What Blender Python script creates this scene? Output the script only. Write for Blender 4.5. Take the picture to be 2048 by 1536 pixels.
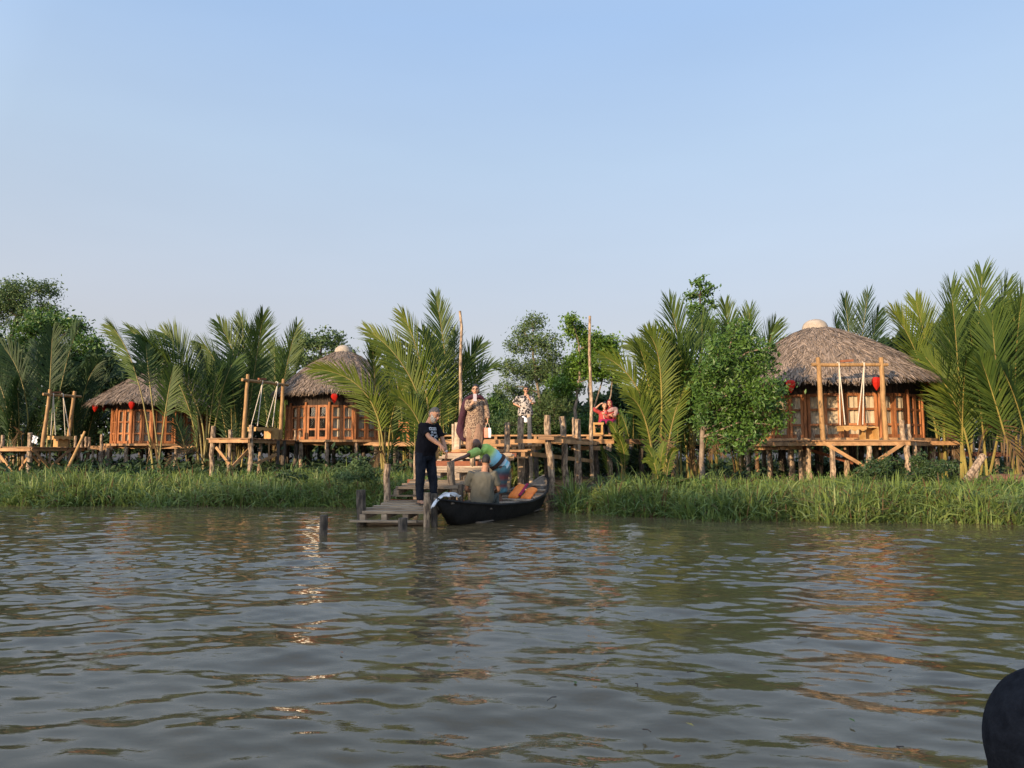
import bpy, math, random
import numpy as np
from mathutils import Vector, noise as mnoise

for o in list(bpy.data.objects):
    bpy.data.objects.remove(o, do_unlink=True)
SC = bpy.context.scene
COL = SC.collection
RNG = np.random.default_rng(11)
random.seed(5)

# ------------------------------------------------------------------ camera, sky, sun, exposure
CAM_H = 1.30
FPX = 1422.0                      # focal length in photo pixels (2048 wide)
PITCH = math.atan(132.0 / FPX)    # horizon sits 132 px under the middle of the photo
cam_d = bpy.data.cameras.new("camera")
cam_d.sensor_width = 36.0
cam_d.lens = FPX / 2048.0 * 36.0
cam_d.clip_start = 0.05
cam_d.clip_end = 3000.0
cam = bpy.data.objects.new("camera", cam_d)
cam.location = (0, 0, CAM_H)
cam.rotation_euler = (math.pi / 2 + PITCH, 0, 0)
COL.objects.link(cam)
SC.camera = cam

SUN_AZ = math.radians(40)         # to the left of straight behind the camera
SUN_EL = math.radians(11)
TO_SUN = Vector((-math.sin(SUN_AZ) * math.cos(SUN_EL), -math.cos(SUN_AZ) * math.cos(SUN_EL), math.sin(SUN_EL)))
sun_d = bpy.data.lights.new("sun", 'SUN')
sun_d.energy = 2.4
sun_d.angle = math.radians(0.6)
sun_d.color = (1.0, 0.745, 0.48)
sun = bpy.data.objects.new("sun", sun_d)
sun.rotation_euler = TO_SUN.to_track_quat('Z', 'Y').to_euler()
sun.location = (0, -20, 40)
COL.objects.link(sun)

W = bpy.data.worlds.new("World")
SC.world = W
W.use_nodes = True
wn, wl = W.node_tree.nodes, W.node_tree.links
for n in list(wn):
    wn.remove(n)
sky = wn.new('ShaderNodeTexSky')
sky.sky_type = 'NISHITA'
sky.sun_disc = False
sky.sun_elevation = math.radians(11)
sky.sun_rotation = math.atan2(TO_SUN.x, TO_SUN.y)
sky.altitude = 0.0
sky.air_density = 1.0
sky.dust_density = 5.0
sky.ozone_density = 3.0
bg = wn.new('ShaderNodeBackground')
bg.inputs[1].default_value = 0.15
out = wn.new('ShaderNodeOutputWorld')
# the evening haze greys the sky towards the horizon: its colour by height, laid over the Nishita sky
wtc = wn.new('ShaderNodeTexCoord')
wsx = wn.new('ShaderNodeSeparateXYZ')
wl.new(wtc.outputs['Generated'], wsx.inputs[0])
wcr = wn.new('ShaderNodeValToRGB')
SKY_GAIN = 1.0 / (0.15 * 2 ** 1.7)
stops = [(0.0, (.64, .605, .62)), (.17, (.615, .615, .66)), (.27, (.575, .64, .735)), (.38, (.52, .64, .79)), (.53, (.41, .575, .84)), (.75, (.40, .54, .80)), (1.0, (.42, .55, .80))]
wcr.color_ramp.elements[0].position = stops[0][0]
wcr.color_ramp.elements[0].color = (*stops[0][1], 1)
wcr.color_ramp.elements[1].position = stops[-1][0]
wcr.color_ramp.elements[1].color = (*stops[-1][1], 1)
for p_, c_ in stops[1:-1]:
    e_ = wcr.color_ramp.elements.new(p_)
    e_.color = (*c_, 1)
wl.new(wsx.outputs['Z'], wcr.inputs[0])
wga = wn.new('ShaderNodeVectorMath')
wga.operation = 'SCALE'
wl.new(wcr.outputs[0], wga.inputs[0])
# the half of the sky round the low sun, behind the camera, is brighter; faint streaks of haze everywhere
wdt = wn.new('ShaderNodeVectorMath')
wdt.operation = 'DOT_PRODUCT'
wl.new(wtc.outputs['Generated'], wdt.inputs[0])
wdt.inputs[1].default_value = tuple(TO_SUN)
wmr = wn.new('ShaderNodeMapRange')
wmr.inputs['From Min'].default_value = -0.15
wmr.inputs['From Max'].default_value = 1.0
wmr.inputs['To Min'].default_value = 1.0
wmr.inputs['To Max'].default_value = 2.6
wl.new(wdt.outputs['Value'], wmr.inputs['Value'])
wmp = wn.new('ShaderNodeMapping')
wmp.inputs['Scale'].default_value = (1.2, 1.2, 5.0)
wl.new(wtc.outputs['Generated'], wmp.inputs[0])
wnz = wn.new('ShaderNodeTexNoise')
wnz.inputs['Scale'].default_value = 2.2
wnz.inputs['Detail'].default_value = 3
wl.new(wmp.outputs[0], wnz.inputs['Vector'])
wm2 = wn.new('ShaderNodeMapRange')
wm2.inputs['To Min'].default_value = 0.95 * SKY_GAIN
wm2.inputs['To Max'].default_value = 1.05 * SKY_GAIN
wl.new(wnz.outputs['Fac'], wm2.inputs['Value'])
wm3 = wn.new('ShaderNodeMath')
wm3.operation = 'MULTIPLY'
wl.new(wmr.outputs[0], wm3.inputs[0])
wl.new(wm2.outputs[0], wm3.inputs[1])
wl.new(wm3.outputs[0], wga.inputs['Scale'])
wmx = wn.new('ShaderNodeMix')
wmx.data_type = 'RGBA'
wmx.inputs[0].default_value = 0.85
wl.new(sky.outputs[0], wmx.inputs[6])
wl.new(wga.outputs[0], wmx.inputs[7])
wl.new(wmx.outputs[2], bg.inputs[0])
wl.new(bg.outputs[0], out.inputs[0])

vs = SC.view_settings
vs.view_transform = 'Standard'
vs.look = 'None'
vs.gamma = 1.0
vs.use_curve_mapping = False
vs.exposure = 1.7
SC.render.engine = 'CYCLES'
SC.cycles.max_bounces = 8
SC.cycles.transparent_max_bounces = 12
SC.cycles.sample_clamp_indirect = 0.55
SC.cycles.caustics_reflective = True
SC.cycles.caustics_refractive = False
SC.cycles.blur_glossy = 0.0


def P(px, py, D):
    """The point at distance D (metres along +Y) that the photo shows at pixel px, py."""
    u = (px - 1024.0) / FPX
    v = (768.0 - py) / FPX
    yy = math.cos(PITCH) - v * math.sin(PITCH)
    zz = math.sin(PITCH) + v * math.cos(PITCH)
    s = D / yy
    return np.array((u * s, D, CAM_H + zz * s))


def X(px, D):
    return float(P(px, 900, D)[0])


def Z(py, D):
    return float(P(1024, py, D)[2])


# ------------------------------------------------------------------ object helpers
def world_loc(o):
    v = Vector((0, 0, 0))
    while o is not None:
        v = v + Vector(o.location)
        o = o.parent
    return v


def tag(o, label=None, cat=None, group=None, kind=None):
    if label:
        o['label'] = label
    if cat:
        o['category'] = cat
    if group:
        o['group'] = group
    if kind:
        o['kind'] = kind
    return o


def thing(name, loc, label, cat, group=None):
    o = bpy.data.objects.new(name, None)
    o.empty_display_size = 0.2
    o.location = tuple(float(c) for c in loc)
    COL.objects.link(o)
    return tag(o, label, cat, group)


def copy_tree(o, parent=None):
    c = o.copy()
    COL.objects.link(c)
    c.parent = parent
    for ch in o.children:
        copy_tree(ch, c)
    return c


def unit(v):
    v = np.asarray(v, float)
    return v / (np.linalg.norm(v, axis=-1, keepdims=True) + 1e-12)


class MB:
    """Collects boxes, bars, tubes and strips given in world coordinates; build() links them as one mesh object."""

    def __init__(self):
        self.v, self.q, self.t, self.n = [], [], [], 0

    def add(self, v, f, m=0):
        v = np.asarray(v, float).reshape(-1, 3)
        f = np.asarray(f, int)
        if f.shape[1] == 4:
            self.q.append((f + self.n, np.full(len(f), m)))
        else:
            self.t.append((f + self.n, np.full(len(f), m)))
        self.v.append(v)
        self.n += len(v)
        return self

    def obox(self, c, ax, ay, az, m=0):
        """box with centre c and half-axis vectors"""
        c, ax, ay, az = (np.asarray(a, float) for a in (c, ax, ay, az))
        v = [c + sx * ax + sy * ay + sz * az for sx in (-1, 1) for sy in (-1, 1) for sz in (-1, 1)]
        f = [(0, 1, 3, 2), (4, 6, 7, 5), (0, 4, 5, 1), (2, 3, 7, 6), (0, 2, 6, 4), (1, 5, 7, 3)]
        return self.add(v, f, m)

    def box(self, x0, x1, y0, y1, z0, z1, m=0):
        return self.obox(((x0 + x1) / 2, (y0 + y1) / 2, (z0 + z1) / 2), ((x1 - x0) / 2, 0, 0), (0, (y1 - y0) / 2, 0), (0, 0, (z1 - z0) / 2), m)

    def bar(self, p0, p1, w, h, up=(0, 0, 1), m=0):
        p0, p1 = np.asarray(p0, float), np.asarray(p1, float)
        d = p1 - p0
        t = unit(d)
        s = unit(np.cross(t, np.asarray(up, float)))
        u = np.cross(s, t)
        return self.obox((p0 + p1) / 2, d / 2, s * w / 2, u * h / 2, m)

    def tube(self, pts, rad, n=8, m=0, jit=0.0, flat=1.0, cap=True):
        pts = np.asarray(pts, float)
        k = len(pts)
        rad = np.broadcast_to(np.asarray(rad, float), (k,))
        tan = unit(np.gradient(pts, axis=0))
        ref = np.array((0, 0, 1.0)) if abs(tan[0][2]) < 0.9 else np.array((0, 1.0, 0))
        s = unit(np.cross(tan, ref))
        u = np.cross(s, tan)
        a = np.arange(n) * 2 * math.pi / n
        rr = rad[:, None] * (1 + (RNG.uniform(-jit, jit, (k, n)) if jit else 0))
        ring = pts[:, None, :] + rr[..., None] * (np.cos(a)[None, :, None] * s[:, None, :] + flat * np.sin(a)[None, :, None] * u[:, None, :])
        v = ring.reshape(-1, 3)
        i = np.arange(k - 1)[:, None] * n
        j = np.arange(n)[None, :]
        j2 = (j + 1) % n
        f = np.stack((i + j, i + j2, i + n + j2, i + n + j), -1).reshape(-1, 4)
        base = self.n
        self.add(v, f, m)
        if cap:
            for row, rev in ((0, True), (k - 1, False)):
                c = pts[row]
                idx = row * n + np.arange(n)
                tri = [(n, (x + 1) % n, x) if rev else (n, x, (x + 1) % n) for x in range(n)]
                self.add(np.vstack((v[idx], c)), tri, m)
        return self

    def lathe(self, c, prof, n=16, m=0):
        """prof: (radius, z) pairs"""
        k = len(prof)
        a = np.arange(n) * 2 * math.pi / n
        v = np.array([[(c[0] + r * math.cos(t), c[1] + r * math.sin(t), c[2] + z) for t in a] for r, z in prof]).reshape(-1, 3)
        i = np.arange(k - 1)[:, None] * n
        j = np.arange(n)[None, :]
        j2 = (j + 1) % n
        return self.add(v, np.stack((i + j, i + j2, i + n + j2, i + n + j), -1).reshape(-1, 4), m)

    def sheet(self, g, m=0, wrap=False):
        """grid of points (rows, cols, 3)"""
        g = np.asarray(g, float)
        r, c = g.shape[:2]
        i = np.arange(r - 1)[:, None] * c
        j = np.arange(c if wrap else c - 1)[None, :]
        j2 = (j + 1) % c
        return self.add(g.reshape(-1, 3), np.stack((i + j, i + j2, i + c + j2, i + c + j), -1).reshape(-1, 4), m)

    def build(self, name, mats, parent=None, smooth=False, origin=None):
        me = bpy.data.meshes.new(name)
        v = np.vstack(self.v)
        if parent is not None:
            v = v - np.array(world_loc(parent))
        elif origin is not None:
            v = v - np.asarray(origin, float)
        q = np.vstack([a for a, _ in self.q]) if self.q else np.zeros((0, 4), int)
        t = np.vstack([a for a, _ in self.t]) if self.t else np.zeros((0, 3), int)
        mi = np.concatenate([b for _, b in self.q] + [b for _, b in self.t]) if (self.q or self.t) else np.zeros(0, int)
        me.vertices.add(len(v))
        me.vertices.foreach_set('co', v.astype(np.float32).ravel())
        me.loops.add(len(q) * 4 + len(t) * 3)
        me.loops.foreach_set('vertex_index', np.concatenate((q.ravel(), t.ravel())).astype(np.int32))
        me.polygons.add(len(q) + len(t))
        st = np.concatenate((np.arange(len(q)) * 4, len(q) * 4 + np.arange(len(t)) * 3))
        me.polygons.foreach_set('loop_start', st.astype(np.int32))
        me.polygons.foreach_set('material_index', mi.astype(np.int32))
        me.polygons.foreach_set('use_smooth', np.full(len(q) + len(t), smooth))
        me.update(calc_edges=True)
        for mm in (mats if isinstance(mats, (list, tuple)) else [mats]):
            me.materials.append(mm)
        o = bpy.data.objects.new(name, me)
        COL.objects.link(o)
        if parent is not None:
            o.parent = parent
        elif origin is not None:
            o.location = tuple(float(c) for c in origin)
        return o


# ------------------------------------------------------------------ materials
def nodes_of(name):
    m = bpy.data.materials.new(name)
    m.use_nodes = True
    nt = m.node_tree
    for n in list(nt.nodes):
        nt.nodes.remove(n)
    return m, nt.nodes, nt.links


def mat(name, c1, c2=None, scale=6.0, rough=0.8, island=0.0, bump=0.0, stretch=(1, 1, 1), c3=None, spec=0.3, bscale=None, lo=0.35, hi=0.65, sheen=0.0, detail=5.0):
    m, N, L = nodes_of(name)
    p = N.new('ShaderNodeBsdfPrincipled')
    p.inputs['Roughness'].default_value = rough
    p.inputs['Specular IOR Level'].default_value = spec
    if sheen:
        p.inputs['Sheen Weight'].default_value = sheen
    o = N.new('ShaderNodeOutputMaterial')
    L.new(p.outputs[0], o.inputs[0])
    tc = N.new('ShaderNodeTexCoord')
    mp = N.new('ShaderNodeMapping')
    mp.inputs['Scale'].default_value = stretch
    L.new(tc.outputs['Object'], mp.inputs[0])
    geo = N.new('ShaderNodeNewGeometry')
    if island:   # every plank gets its own slice of the grain
        ad = N.new('ShaderNodeVectorMath')
        ad.operation = 'MULTIPLY_ADD'
        L.new(geo.outputs['Random Per Island'], ad.inputs[0])
        ad.inputs[1].default_value = (37.0, 21.0, 53.0)
        L.new(mp.outputs[0], ad.inputs[2])
        vec = ad.outputs[0]
    else:
        vec = mp.outputs[0]
    if c2 is None:
        c2 = tuple(c * 0.75 for c in c1)
    nz = N.new('ShaderNodeTexNoise')
    nz.inputs['Scale'].default_value = scale
    nz.inputs['Detail'].default_value = detail
    nz.inputs['Roughness'].default_value = 0.6
    L.new(vec, nz.inputs['Vector'])
    cr = N.new('ShaderNodeValToRGB')
    cr.color_ramp.elements[0].position = lo
    cr.color_ramp.elements[1].position = hi
    cr.color_ramp.elements[0].color = (*c1, 1)
    cr.color_ramp.elements[1].color = (*c2, 1)
    if c3 is not None:
        e = cr.color_ramp.elements.new((lo + hi) / 2)
        e.color = (*c3, 1)
    L.new(nz.outputs['Fac'], cr.inputs[0])
    col = cr.outputs[0]
    if island:
        mr = N.new('ShaderNodeMapRange')
        mr.inputs['To Min'].default_value = 1 - island
        mr.inputs['To Max'].default_value = 1 + island
        L.new(geo.outputs['Random Per Island'], mr.inputs['Value'])
        mx = N.new('ShaderNodeMix')
        mx.data_type = 'RGBA'
        mx.blend_type = 'MULTIPLY'
        mx.inputs[0].default_value = 1.0
        L.new(col, mx.inputs[6])
        L.new(mr.outputs[0], mx.inputs[7])
        col = mx.outputs[2]
    L.new(col, p.inputs['Base Color'])
    if bump:
        b = N.new('ShaderNodeBump')
        b.inputs['Strength'].default_value = bump
        b.inputs['Distance'].default_value = 0.02
        nb = N.new('ShaderNodeTexNoise')
        nb.inputs['Scale'].default_value = bscale or scale * 4
        nb.inputs['Detail'].default_value = 4
        L.new(vec, nb.inputs['Vector'])
        L.new(nb.outputs['Fac'], b.inputs['Height'])
        L.new(b.outputs[0], p.inputs['Normal'])
    return m


def leaf_mat(name, cols, trans=0.25, rough=0.5, spec=0.35, scale=0.6):
    """leaf colours spread over the leaves (one draw per leaf) and over patches of the plant"""
    m, N, L = nodes_of(name)
    geo = N.new('ShaderNodeNewGeometry')
    tc = N.new('ShaderNodeTexCoord')
    nz = N.new('ShaderNodeTexNoise')
    nz.inputs['Scale'].default_value = scale
    nz.inputs['Detail'].default_value = 2
    L.new(tc.outputs['Object'], nz.inputs['Vector'])
    ma = N.new('ShaderNodeMath')
    ma.operation = 'MULTIPLY_ADD'
    ma.inputs[1].default_value = 0.55
    L.new(geo.outputs['Random Per Island'], ma.inputs[0])
    mb = N.new('ShaderNodeMath')
    mb.operation = 'MULTIPLY_ADD'
    mb.inputs[1].default_value = 0.9
    mb.inputs[2].default_value = -0.22
    L.new(nz.outputs['Fac'], mb.inputs[0])
    L.new(mb.outputs[0], ma.inputs[2])
    cr = N.new('ShaderNodeValToRGB')
    el = cr.color_ramp.elements
    el[0].position, el[0].color = 0.0, (*cols[0], 1)
    el[1].position, el[1].color = 1.0, (*cols[-1], 1)
    for i, c in enumerate(cols[1:-1]):
        e = el.new((i + 1) / (len(cols) - 1))
        e.color = (*c, 1)
    L.new(ma.outputs[0], cr.inputs[0])
    p = N.new('ShaderNodeBsdfPrincipled')
    p.inputs['Roughness'].default_value = rough
    p.inputs['Specular IOR Level'].default_value = spec
    L.new(cr.outputs[0], p.inputs['Base Color'])
    t = N.new('ShaderNodeBsdfTranslucent')
    L.new(cr.outputs[0], t.inputs[0])
    mx = N.new('ShaderNodeMixShader')
    mx.inputs[0].default_value = trans
    L.new(p.outputs[0], mx.inputs[1])
    L.new(t.outputs[0], mx.inputs[2])
    o = N.new('ShaderNodeOutputMaterial')
    L.new(mx.outputs[0], o.inputs[0])
    return m


M = {}
M['deck'] = mat('deck_wood', (.30, .17, .085), (.17, .10, .055), 3, .75, .30, .4, (1, 1, 8))
M['beam'] = mat('beam_wood', (.42, .24, .11), (.24, .13, .06), 4, .7, .25, .3)
M['redbeam'] = mat('red_brown_wood', (.26, .09, .04), (.15, .055, .03), 4, .7, .25, .3)
M['fresh'] = mat('fresh_pine', (.46, .27, .10), (.34, .185, .06), 5, .6, .12, .2)
M['pole'] = mat('peeled_pole', (.36, .21, .085), (.21, .115, .045), 6, .65, .15, .4, (3, 3, .6))
M['grey'] = mat('weathered_board', (.34, .255, .17), (.17, .122, .08), 4, .85, .35, .5, (.5, 3, 3))
M['pale'] = mat('pale_board', (.44, .35, .25), (.27, .20, .14), 4, .8, .25, .4, (.5, 3, 3))
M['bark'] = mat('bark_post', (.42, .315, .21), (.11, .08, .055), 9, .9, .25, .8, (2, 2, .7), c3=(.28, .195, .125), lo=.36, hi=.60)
M['wet_shade_bark'] = mat('wet_shade_bark_post', (.13, .10, .075), (.03, .024, .018), 9, .7, .2, .8, (2, 2, .7), c3=(.075, .06, .045), lo=.36, hi=.62)  # wet at the river; under decks and huts its darkness is painted-in shade
M['frame'] = mat('varnished_frame', (.34, .135, .05), (.15, .055, .022), 3.5, .55, .34, .1, (2, 2, .5), spec=.15)
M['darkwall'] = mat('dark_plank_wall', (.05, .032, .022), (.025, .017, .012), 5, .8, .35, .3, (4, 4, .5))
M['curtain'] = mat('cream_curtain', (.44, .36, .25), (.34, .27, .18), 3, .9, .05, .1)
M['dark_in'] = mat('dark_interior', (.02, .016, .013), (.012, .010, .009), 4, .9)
M['thatch'] = mat('thatch_straw', (.27, .20, .148), (.125, .095, .07), 2.2, .9, .45, .0)
M['thatch_base'] = mat('thatch_underlayer', (.10, .075, .055), (.05, .04, .03), 9, .95, 0, .6)
M['cap'] = mat('roof_cap_plaster', (.38, .32, .25), (.28, .23, .175), 5, .8, 0, .3)
M['red'] = leaf_mat('red_lantern_cloth', [(.50, .016, .010), (.62, .028, .014), (.72, .05, .02)], .45, .5, .3, 2)
M['rope'] = mat('pale_rope', (.62, .55, .44), (.45, .38, .29), 40, .9, 0, .3)
M['mud'] = mat('river_mud', (.085, .066, .045), (.045, .036, .026), 1.5, .75, 0, .6)
M['soil'] = mat('red_soil', (.26, .115, .055), (.17, .075, .04), 4, .95, 0, .8)
M['trunk'] = mat('tree_bark', (.26, .20, .145), (.12, .09, .065), 7, .9, 0, .6, (1, 1, .4))
M['trunk_dark'] = mat('dark_tree_bark', (.09, .07, .055), (.045, .036, .03), 7, .9, 0, .5, (1, 1, .4))
M['tar'] = mat('tarred_hull', (.007, .0068, .0065), (.017, .0155, .014), 5, .6, 0, .5, spec=.22)
M['boatwood'] = mat('boat_board', (.20, .165, .13), (.11, .09, .07), 5, .75, .25, .4, (1, 1, 1))
M['rachis'] = mat('palm_stalk', (.24, .20, .05), (.15, .11, .035), 3, .55, .2, 0, (1, 1, .4))
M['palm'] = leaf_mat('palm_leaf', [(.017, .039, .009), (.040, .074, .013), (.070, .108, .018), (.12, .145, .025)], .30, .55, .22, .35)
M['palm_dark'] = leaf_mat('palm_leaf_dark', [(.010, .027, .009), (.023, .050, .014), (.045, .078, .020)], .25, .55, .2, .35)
M['palm_yellow'] = leaf_mat('palm_leaf_yellow', [(.032, .060, .009), (.070, .106, .014), (.122, .152, .020), (.195, .195, .03)], .34, .55, .22, .35)
M['leaf_mid'] = leaf_mat('leaf_mid_green', [(.030, .070, .014), (.064, .132, .022), (.12, .20, .034)], .25, .45, .4, .8)
M['leaf_bright'] = leaf_mat('leaf_bright_green', [(.04, .09, .012), (.09, .17, .02), (.16, .25, .035)], .3, .45, .4, .8)
M['leaf_grey'] = leaf_mat('leaf_grey_green', [(.045, .080, .030), (.08, .13, .042), (.14, .19, .065)], .25, .55, .3, .8)
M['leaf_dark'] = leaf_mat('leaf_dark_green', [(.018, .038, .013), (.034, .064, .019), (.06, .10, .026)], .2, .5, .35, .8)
M['leaf_far'] = leaf_mat('leaf_far', [(.020, .038, .017), (.036, .064, .025), (.058, .092, .033)], .2, .6, .2, .5)
M['grass'] = leaf_mat('bank_grass', [(.046, .078, .020), (.098, .148, .034), (.165, .22, .054), (.25, .265, .105)], .3, .5, .3, .35)
M['palm_dead'] = leaf_mat('palm_leaf_dead', [(.06, .038, .02), (.11, .07, .035), (.17, .115, .06)], .2, .8, .1, .5)
M['white_cloth'] = mat('white_cloth', (.74, .74, .74), (.62, .62, .63), 6, .85, 0, .2)

# ------------------------------------------------------------------ setting: ground, water, far bank
WX = np.array([-90, -30, -8, -4, -2.9, -2.2, .6, 1.1, 2.5, 5, 8, 12, 30, 90.])
WY = np.array([18.5, 17.8, 17.2, 16.9, 16.6, 18.6, 18.6, 15.4, 14.2, 13.7, 13.2, 12.8, 12.3, 12.])


def shore(x):
    return np.interp(x, WX, WY)


def wob(x, y, f=1.0, s=0.0):
    return (np.sin(x * 1.7 * f + s) * np.cos(y * 1.3 * f + 1.1 + s) + .6 * np.sin(x * 3.1 * f + y * 2.3 * f + 2 * s) + .4 * np.sin(y * 5.1 * f - x * 4.3 * f)) / 2


def ground_z(x, y):
    x, y = np.asarray(x, float), np.asarray(y, float)
    d = y - shore(x)
    z = np.interp(d, [-40, -6, -1.2, 0, 1.0, 3, 8, 30, 400], [-1.6, -1.2, -.30, -.02, .06, .13, .26, .52, .9])
    z = z + np.where(d > .3, .05 * wob(x, y), .02 * wob(x, y, 2))
    b = -22 - y                      # the river's other bank, behind the camera
    z = np.where(b > -4, np.maximum(z, np.interp(b, [-4, 0, 6, 40, 300], [-1.2, 0, .6, 1.0, 1.4])), z)
    return z


def gz(x, y):
    return float(ground_z(x, y))


def setting():
    xs = np.concatenate((np.linspace(-1500, -60, 14), np.linspace(-48, 48, 161), np.linspace(60, 1500, 14)))
    ys = np.concatenate((np.linspace(-1500, -60, 10), np.linspace(-50, 6, 30), np.linspace(7, 32, 101), np.linspace(33, 60, 28), np.linspace(75, 1800, 14)))
    gx, gy = np.meshgrid(xs, ys)
    b = MB()
    b.sheet(np.stack((gx, gy, ground_z(gx, gy)), -1))
    tag(b.build('ground', M['mud'], smooth=True), kind='structure')

    # water: a fan of rows that get finer towards the shore the photo is taken from
    rows = [-30., -24, -18, -12, -8, -5, -3, -1.5, -.5, .3, .8, 1.2]
    while rows[-1] < 26:
        rows.append(rows[-1] + max(.010, .0036 * rows[-1]))
    ys = np.array(rows)
    a = np.linspace(-1, 1, 701)
    half = 7.5 + np.maximum(ys, 0) * 1.25 + np.maximum(-ys, 0) * 3
    gx = a[None, :] * half[:, None]
    gy = np.repeat(ys[:, None], len(a), 1)
    r = np.random.default_rng(7)
    z = np.zeros_like(gx)
    patch = .55 + .45 * np.sin(gx * .55 + 1.3 + .6 * np.sin(gy * .5)) * np.sin(gy * .8 + .4 * gx)
    for i in range(90):
        lam = 0.11 * (1.9 / .11) ** r.random()
        th = r.normal(.15, .60)
        k = 2 * math.pi / lam
        slope = .0114 * (.65 if lam > 1.3 else 1.1 if lam > .3 else 1.0)
        amp = slope / k
        ph = r.uniform(0, 6.283)
        wv = np.sin(k * (gx * math.sin(th) + gy * math.cos(th)) + ph + .7 * np.sin(gx * .6 + i) + .5 * np.sin(gy * .7 + 2 * i))
        z += amp * wv * (1.0 - .35 * np.clip((gy - 5) / 7, 0, 1) if lam > .7 else (.35 + patch) * (1 + (1.25 if lam < .32 else -.1) * np.clip((gy - 3.5) / 5, 0, 1)))
    near = np.clip((gy + 2) / 3, 0, 1) * np.clip((shore(gx) - gy) / 3 + .30, .12, 1)
    z *= near
    b = MB()
    b.sheet(np.stack((gx, gy, z), -1))
    # flat water out to both sides, one step lower than the moving part
    b.add([(-1500, -26, -.06), (1500, -26, -.06), (1500, 30, -.06), (-1500, 30, -.06)], [(0, 1, 2, 3)])
    m, N, L = nodes_of('river_water')
    p = N.new('ShaderNodeBsdfPrincipled')
    p.inputs['Roughness'].default_value = .006
    p.inputs['IOR'].default_value = 1.38
    tc = N.new('ShaderNodeTexCoord')
    nz = N.new('ShaderNodeTexNoise')
    nz.inputs['Scale'].default_value = .9
    nz.inputs['Detail'].default_value = 4
    L.new(tc.outputs['Object'], nz.inputs['Vector'])
    cr = N.new('ShaderNodeValToRGB')
    cr.color_ramp.elements[0].position = .3
    cr.color_ramp.elements[0].color = (.088, .063, .030, 1)
    cr.color_ramp.elements[1].position = .7
    cr.color_ramp.elements[1].color = (.116, .086, .045, 1)
    L.new(nz.outputs['Fac'], cr.inputs[0])
    L.new(cr.outputs[0], p.inputs['Base Color'])
    mp = N.new('ShaderNodeMapping')
    mp.inputs['Scale'].default_value = (1.0, 2.2, 1)
    L.new(tc.outputs['Object'], mp.inputs[0])
    n1 = N.new('ShaderNodeTexNoise')
    n1.inputs['Scale'].default_value = 10
    n1.inputs['Detail'].default_value = 3
    n1.inputs['Distortion'].default_value = .6
    L.new(mp.outputs[0], n1.inputs['Vector'])
    bp = N.new('ShaderNodeBump')
    bp.inputs['Strength'].default_value = .05
    bp.inputs['Distance'].default_value = .03
    L.new(n1.outputs['Fac'], bp.inputs['Height'])
    L.new(bp.outputs[0], p.inputs['Normal'])
    o = N.new('ShaderNodeOutputMaterial')
    L.new(p.outputs[0], o.inputs[0])
    tag(b.build('water', m, smooth=True), kind='structure')


def far_wood():
    """wood on the other bank, behind the camera: the low evening sun clears it, so the near water lies in its shade"""
    b = MB()
    r = np.random.default_rng(3)
    n = 12000
    x = r.uniform(-140, 30, n)
    top = 14.2 + .7 * np.sin(x * .21) + .5 * np.sin(x * .57 + 1) + .4 * np.sin(x * 1.3)
    h = np.where(r.random(n) < .3, top - .8, r.uniform(.3, 1, n) ** .5 * (top - .8))
    leaves(b, np.stack((x, -42 + r.normal(0, 1.8, n), h), -1), 2.2, 1.5, r, 0)
    tag(b.build('far_bank_trees', M['leaf_far']), 'dense wood on the opposite river bank', 'wood', kind='stuff')


def leaves(b, c, ln, wd, r, m=0, up=0.0, pref=None):
    """one diamond leaf at each point of c"""
    n = len(c)
    d = r.normal(0, 1, (n, 3))
    if pref is not None:
        d = d + np.asarray(pref)
    d = unit(d)
    e = r.normal(0, 1, (n, 3))
    e[:, 2] += up
    s = unit(np.cross(d, e))
    sc = r.uniform(.65, 1.25, (n, 1))
    a, w = d * ln / 2 * sc, s * wd / 2 * sc
    nn = np.cross(d, s) * wd * .18 * sc
    v = np.stack((c - a, c + w * .9 + nn, c + a, c - w * .9 + nn), 1).reshape(-1, 3)
    f = np.arange(n)[:, None] * 4 + np.array((0, 1, 2, 3))[None, :]
    b.add(v, f, m)


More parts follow.
